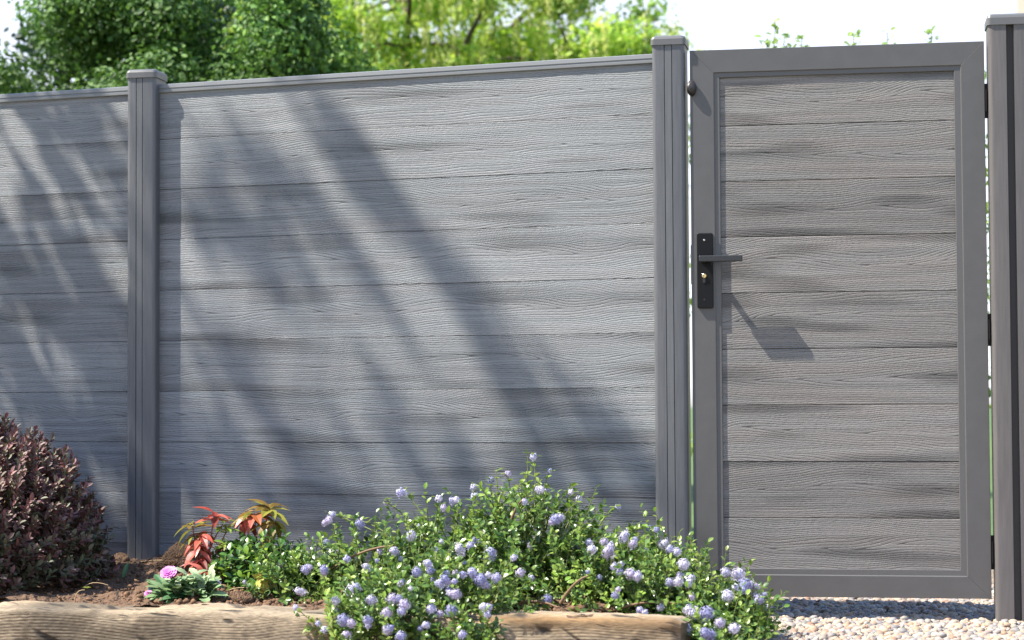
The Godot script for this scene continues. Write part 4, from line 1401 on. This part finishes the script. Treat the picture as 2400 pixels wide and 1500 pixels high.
func pink_plant() -> void:
	var base := Vector3(-1.31, -0.295, 0.82)
	var t := thing("pink_flower", "low plant of toothed grey green leaves with one open pink flower", "flower", base)
	var toothed := leaf_mesh([0.0, 0.10, 0.13, 0.20, 0.18, 0.24, 0.20, 0.24, 0.17, 0.15, 0.0], 0.3, 0.45, 0.35)
	var pal := [lin(0.07, 0.17, 0.05), lin(0.11, 0.23, 0.07), lin(0.05, 0.13, 0.045), lin(0.2, 0.29, 0.13)]
	var shades := shade_set(pal, 8, 0.4, 0.5)
	for i in 170:
		var f := fr(0, TAU)
		var up := fr(0.05, 1.9)
		var d := Vector3(cos(f) * 1.15, up, sin(f))
		var c := base + Vector3(fr(-0.05, 0.09), 0.0, fr(-0.03, 0.05))
		var o := part("leaf", toothed, shades[rng.randi() % 8], t)
		o.transform = stand(c - base + d * 0.015, d, Vector3.UP * 1.0 + Vector3(0, 0, 0.3), fr(0.045, 0.095) * (1.0 if up < 0.7 else 0.85), 1.1)
	for i in 110:   # the pale crinkled young growth on its right
		var d := Vector3(fr(-0.6, 1), fr(0.3, 1), fr(-0.3, 1))
		var o := part("leaf", toothed, shades[rng.randi() % 8] if i % 3 else leaf_mat(lin(0.30, 0.37, 0.20), 0.4, 0.6), t)
		o.transform = stand(Vector3(0.055 + fr(-0.06, 0.07), fr(0.01, 0.075), fr(0.0, 0.06)), d, Vector3(0, 1, 0.5), fr(0.025, 0.05), 1.2)
	for q in [[Vector3(-0.005, 0.088, 0.075), 0.027, 1.0], [Vector3(-0.075, 0.022, 0.075), 0.013, 0.6]]:
		var mb := MB.new()
		tube(mb, bend(Vector3(0, 0, 0.02), q[0], Vector3(0, 0.01, 0), 5), 0.002, 0.002, 5)
		var st := part("stem", mb.mesh(), M.green_twig, t)
		mb = MB.new()
		var ax := Vector3(0.05, 0.75, 0.66).normalized()
		var sx := ax.cross(Vector3.RIGHT).normalized()
		for ring in 4:
			var n: int = [22, 20, 16, 12][ring]
			for k in n:
				var o := sx.rotated(ax, TAU * k / n + ring * 0.3 + fr(-0.08, 0.08))
				var rise: float = [0.04, 0.18, 0.4, 0.8][ring]
				var l: float = q[1] * [1.0, 0.88, 0.68, 0.45][ring] * fr(0.88, 1.08)
				var d := (o + ax * rise).normalized()
				var w := ax.cross(o) * l * 0.17
				var a: Vector3 = q[0]
				var nn := (ax - o * rise * 0.5).normalized()
				var s := fr(0.85, 1.1)
				var col := Color(0.66 * s, 0.22 * s, 0.55 * s) if ring < 2 else Color(0.52 * s, 0.12 * s, 0.42 * s)
				mb.tri(a, a + d * l * 0.7 + w, a + d * l * 0.7 - w, nn, nn, nn, Vector2.ZERO, Vector2.ZERO, Vector2.ZERO, col)
				mb.tri(a + d * l * 0.7 + w, a + d * l * 0.7 - w, a + d * l + w * 0.7 + ax * 0.001, nn, nn, nn, Vector2.ZERO, Vector2.ZERO, Vector2.ZERO, col)
				mb.tri(a + d * l * 0.7 - w, a + d * l + w * 0.7 + ax * 0.001, a + d * l - w * 0.7, nn, nn, nn, Vector2.ZERO, Vector2.ZERO, Vector2.ZERO, col)
		part("flower_head", mb.mesh(), leaf_mat(Color.WHITE, 0.4, 0.6), st)


func green_bush() -> void:
	var base := Vector3(-1.17, -0.28, 0.52)
	var t := thing("green_bush", "small bush of rounded bright green leaves right of the red leaves", "shrub", base)
	var pl := []
	var ti := []
	var pal := [lin(0.05, 0.13, 0.025), lin(0.08, 0.18, 0.03), lin(0.035, 0.085, 0.02)]
	var fresh := [lin(0.20, 0.31, 0.03), lin(0.16, 0.28, 0.03)]
	var mb := MB.new()
	for q in [[Vector3(-1.19, -0.27, 0.50), Vector3(0.17, 0.15, 0.16), 150], [Vector3(-1.06, -0.28, 0.56), Vector3(0.14, 0.12, 0.15), 110], [Vector3(-1.31, -0.27, 0.46), Vector3(0.07, 0.13, 0.08), 40]]:
		for i in q[2]:
			var s := on_shell(q[0], q[1], 0.6)
			var d: Vector3 = (s[1] + Vector3.UP * 0.6 + Vector3(rng.randfn(), rng.randfn(), rng.randfn()) * 0.3).normalized()
			sprig(pl, ti, s[0] - d * 0.03, d, fr(0.035, 0.06), 6, 0.036, 1.1, fresh if rng.randf() < 0.22 else pal)
			tube(mb, bend(Vector3(q[0].x - base.x, 0, 0), s[0] - base, Vector3(0, 0.02, 0), 3), 0.002, 0.0012, 4)
	part("stems", mb.mesh(), M.green_twig, t)
	leafage("leaf", leaf_mesh([0.0, 0.20, 0.30, 0.31, 0.22, 0.0], 0.2, 0.2), leaf_mat(Color.WHITE, 0.55, 0.3), shade_set(pal + fresh, 10, 0.55, 0.3), pl, ti, t, 280)
	# the wilted yellow seedling
	base = Vector3(-1.085, -0.295, 0.74)
	t = thing("yellow_seedling", "wilting yellow leaved seedling on a pale stem in the crumbly soil", "seedling", base)
	mb = MB.new()
	tube(mb, bend(Vector3.ZERO, Vector3(0.005, 0.065, 0), Vector3(-0.004, 0, 0), 4), 0.004, 0.0025, 6)
	part("stem", mb.mesh(), M.straw, t)
	for q in [[Vector3(0.3, -0.4, 0.8), 0.04], [Vector3(0.7, -0.5, 0.4), 0.055], [Vector3(0.9, 0.1, 0.3), 0.05], [Vector3(0.2, 0.9, 0.3), 0.03], [Vector3(-0.3, 0.5, 0.6), 0.028], [Vector3(0.5, -0.9, 0.5), 0.05], [Vector3(1, -0.3, 0.0), 0.06]]:
		var o := part("leaf", leaf_mesh([0.0, 0.18, 0.25, 0.2, 0.0], 0.3, 0.3), leaf_mat(vary([lin(0.42, 0.36, 0.05), lin(0.34, 0.33, 0.06), lin(0.38, 0.24, 0.04)]), 0.6, 0.5), t)
		o.transform = stand(Vector3(0.005, 0.06, 0), q[0], Vector3(0, 0.6, 1), q[1])


# ---------------------------------------------------------------- clods, twigs, label
func make_bed_litter() -> void:
	var earth := speckled(lin(0.15, 0.085, 0.045), 0.95, 71, Vector3(7, 7, 7), 0.45, 2.5, false)
	var clod := func(label: String, at: Vector3, r: Vector3, seed_: int) -> void:
		var m := lump(r, seed_, 0.55, 22, 34)
		var o := part(numbered("soil_clod"), m, earth, self, at)
		tag(o, label, "clod", "clods of soil lying on the bed")
	clod.call("largest clod of brown soil, leaning on the fence beside the red leaves", Vector3(-1.565, -0.225, 0.33), Vector3(0.085, 0.062, 0.06), 81)
	clod.call("flat clod of soil at the foot of the post, left of the largest clod", Vector3(-1.745, -0.247, 0.14), Vector3(0.055, 0.022, 0.04), 82)
	clod.call("clod of soil between the purple shrub and the fence post", Vector3(-1.955, -0.235, 0.22), Vector3(0.05, 0.035, 0.04), 83)
	clod.call("lit crumbly clod of soil below the yellow seedling", Vector3(-1.10, -0.292, 0.83), Vector3(0.05, 0.024, 0.035), 84)
	clod.call("low clod of soil right of the pink flower", Vector3(-1.17, -0.297, 0.85), Vector3(0.035, 0.016, 0.026), 85)
	var bits := [lump(Vector3(1, 0.7, 0.85), 91, 0.6, 5, 7), lump(Vector3(1, 0.5, 0.7), 92, 0.7, 5, 7)]
	var em := plain(lin(0.15, 0.086, 0.048), 0.95)
	em.vertex_color_use_as_albedo = true
	var crumbs := Node3D.new()
	crumbs.name = "soil_crumbs"
	add_child(crumbs)
	tag(crumbs, "crumbs of brown soil scattered over the bed", "soil", "", "stuff")
	for s in 2:
		var pl := []
		var ti := []
		for i in 1500:
			var x := fr(-2.4, 0.1)
			var z := fr(0.03, 0.93)
			if i % 3 == 0:
				x = -1.15 + rng.randfn() * 0.14
				z = 0.80 + rng.randfn() * 0.07
			elif i % 5 == 0:
				x = -1.58 + rng.randfn() * 0.09
				z = 0.30 + rng.randfn() * 0.08
			if z > 0.88 - 0.08 * (x - 0.32) or z < 0.02:
				continue
			var r := fr(0.002, 0.006) if rng.randf() < 0.8 else fr(0.006, 0.013)
			pl.append(Transform3D(Basis.from_euler(Vector3(fr(-1, 1), fr(0, TAU), fr(-1, 1))).scaled(Vector3.ONE * r), Vector3(x, soil_y(x, z) + r * 0.3 + 0.004, z)))
			ti.append(vary([Color(1, 1, 1), Color(0.7, 0.66, 0.62), Color(1.3, 1.25, 1.15)]))
		scatter("crumbs", bits[s], em, pl, ti, crumbs, Vector3.ZERO)
	# dry stalks
	for q in [["pale dry stalk lying on soil at the foot of the post", Vector3(-1.80, -0.236, 0.22), Vector3(0.26, 0.0, 0.06), 0.0016], ["curled pale dry leaf stalk standing on the sleeper's back edge", Vector3(-1.60, -0.300, 0.97), Vector3(0.035, 0.04, 0.0), 0.002], ["dry grass stalk on the shaded soil right of the purple shrub", Vector3(-1.70, -0.275, 0.75), Vector3(0.10, 0.012, 0.02), 0.0014], ["thin dry stalk on soil between pink flower and yellow seedling", Vector3(-1.20, -0.28, 0.74), Vector3(0.13, 0.015, 0.03), 0.0016]]:
		var mb := MB.new()
		tube(mb, bend(Vector3.ZERO, q[2], Vector3(-0.005, 0.012, 0.006), 6), q[3], q[3] * 0.6, 5)
		var o := part(numbered("dry_stalk"), mb.mesh(), M.straw, self, q[1])
		tag(o, q[0], "stalk", "dry stalks on the soil")
	var blade := part("grass_blade", leaf_mesh([0.10, 0.12, 0.13, 0.10, 0.0], 0.5, 0.25), leaf_mat(lin(0.08, 0.20, 0.09), 0.4, 0.5), self, Vector3.ZERO)
	blade.transform = stand(Vector3(-1.70, -0.262, 0.5), Vector3(0.35, 1, 0.1), Vector3(0.2, 0.2, 1), 0.055)
	tag(blade, "single green grass blade on the bare soil by the post", "weed")
	var weed := thing("weed_seedling", "tiny yellow green weed on the shaded soil under the purple shrub", "weed", Vector3(-1.66, -0.285, 0.80))
	for k in 7:
		var o := part("leaf", leaf_mesh([0.0, 0.22, 0.3, 0.2, 0.0], 0.2, 0.2), leaf_mat(lin(0.20, 0.24, 0.04), 0.5, 0.5), weed)
		o.transform = stand(Vector3(0, 0.012, 0), Vector3(cos(k * 0.9), 0.5, sin(k * 0.9)), Vector3.UP, fr(0.014, 0.02))
	var lab := thing("plant_label", "pale teal plant label stuck in the soil left of the pink flower", "plant label", Vector3(-1.408, -0.30, 0.84))
	lab.rotation = Vector3(-0.2, 1.0, -0.2)
	lab.scale = Vector3.ONE * 0.72
	part("tag", slab(PackedVector2Array([Vector2(-0.012, 0.035), Vector2(0.012, 0.035), Vector2(0.016, 0.055), Vector2(0.012, 0.075), Vector2(0.0, 0.084), Vector2(-0.012, 0.075), Vector2(-0.016, 0.055)]), -0.0006, 0.0006, 0.0), plain(lin(0.20, 0.31, 0.34), 0.4), lab)
	part("spike", slab(rect(-0.004, -0.03, 0.004, 0.036), -0.0005, 0.0005, 0.0), plain(lin(0.6, 0.65, 0.65), 0.5), lab)
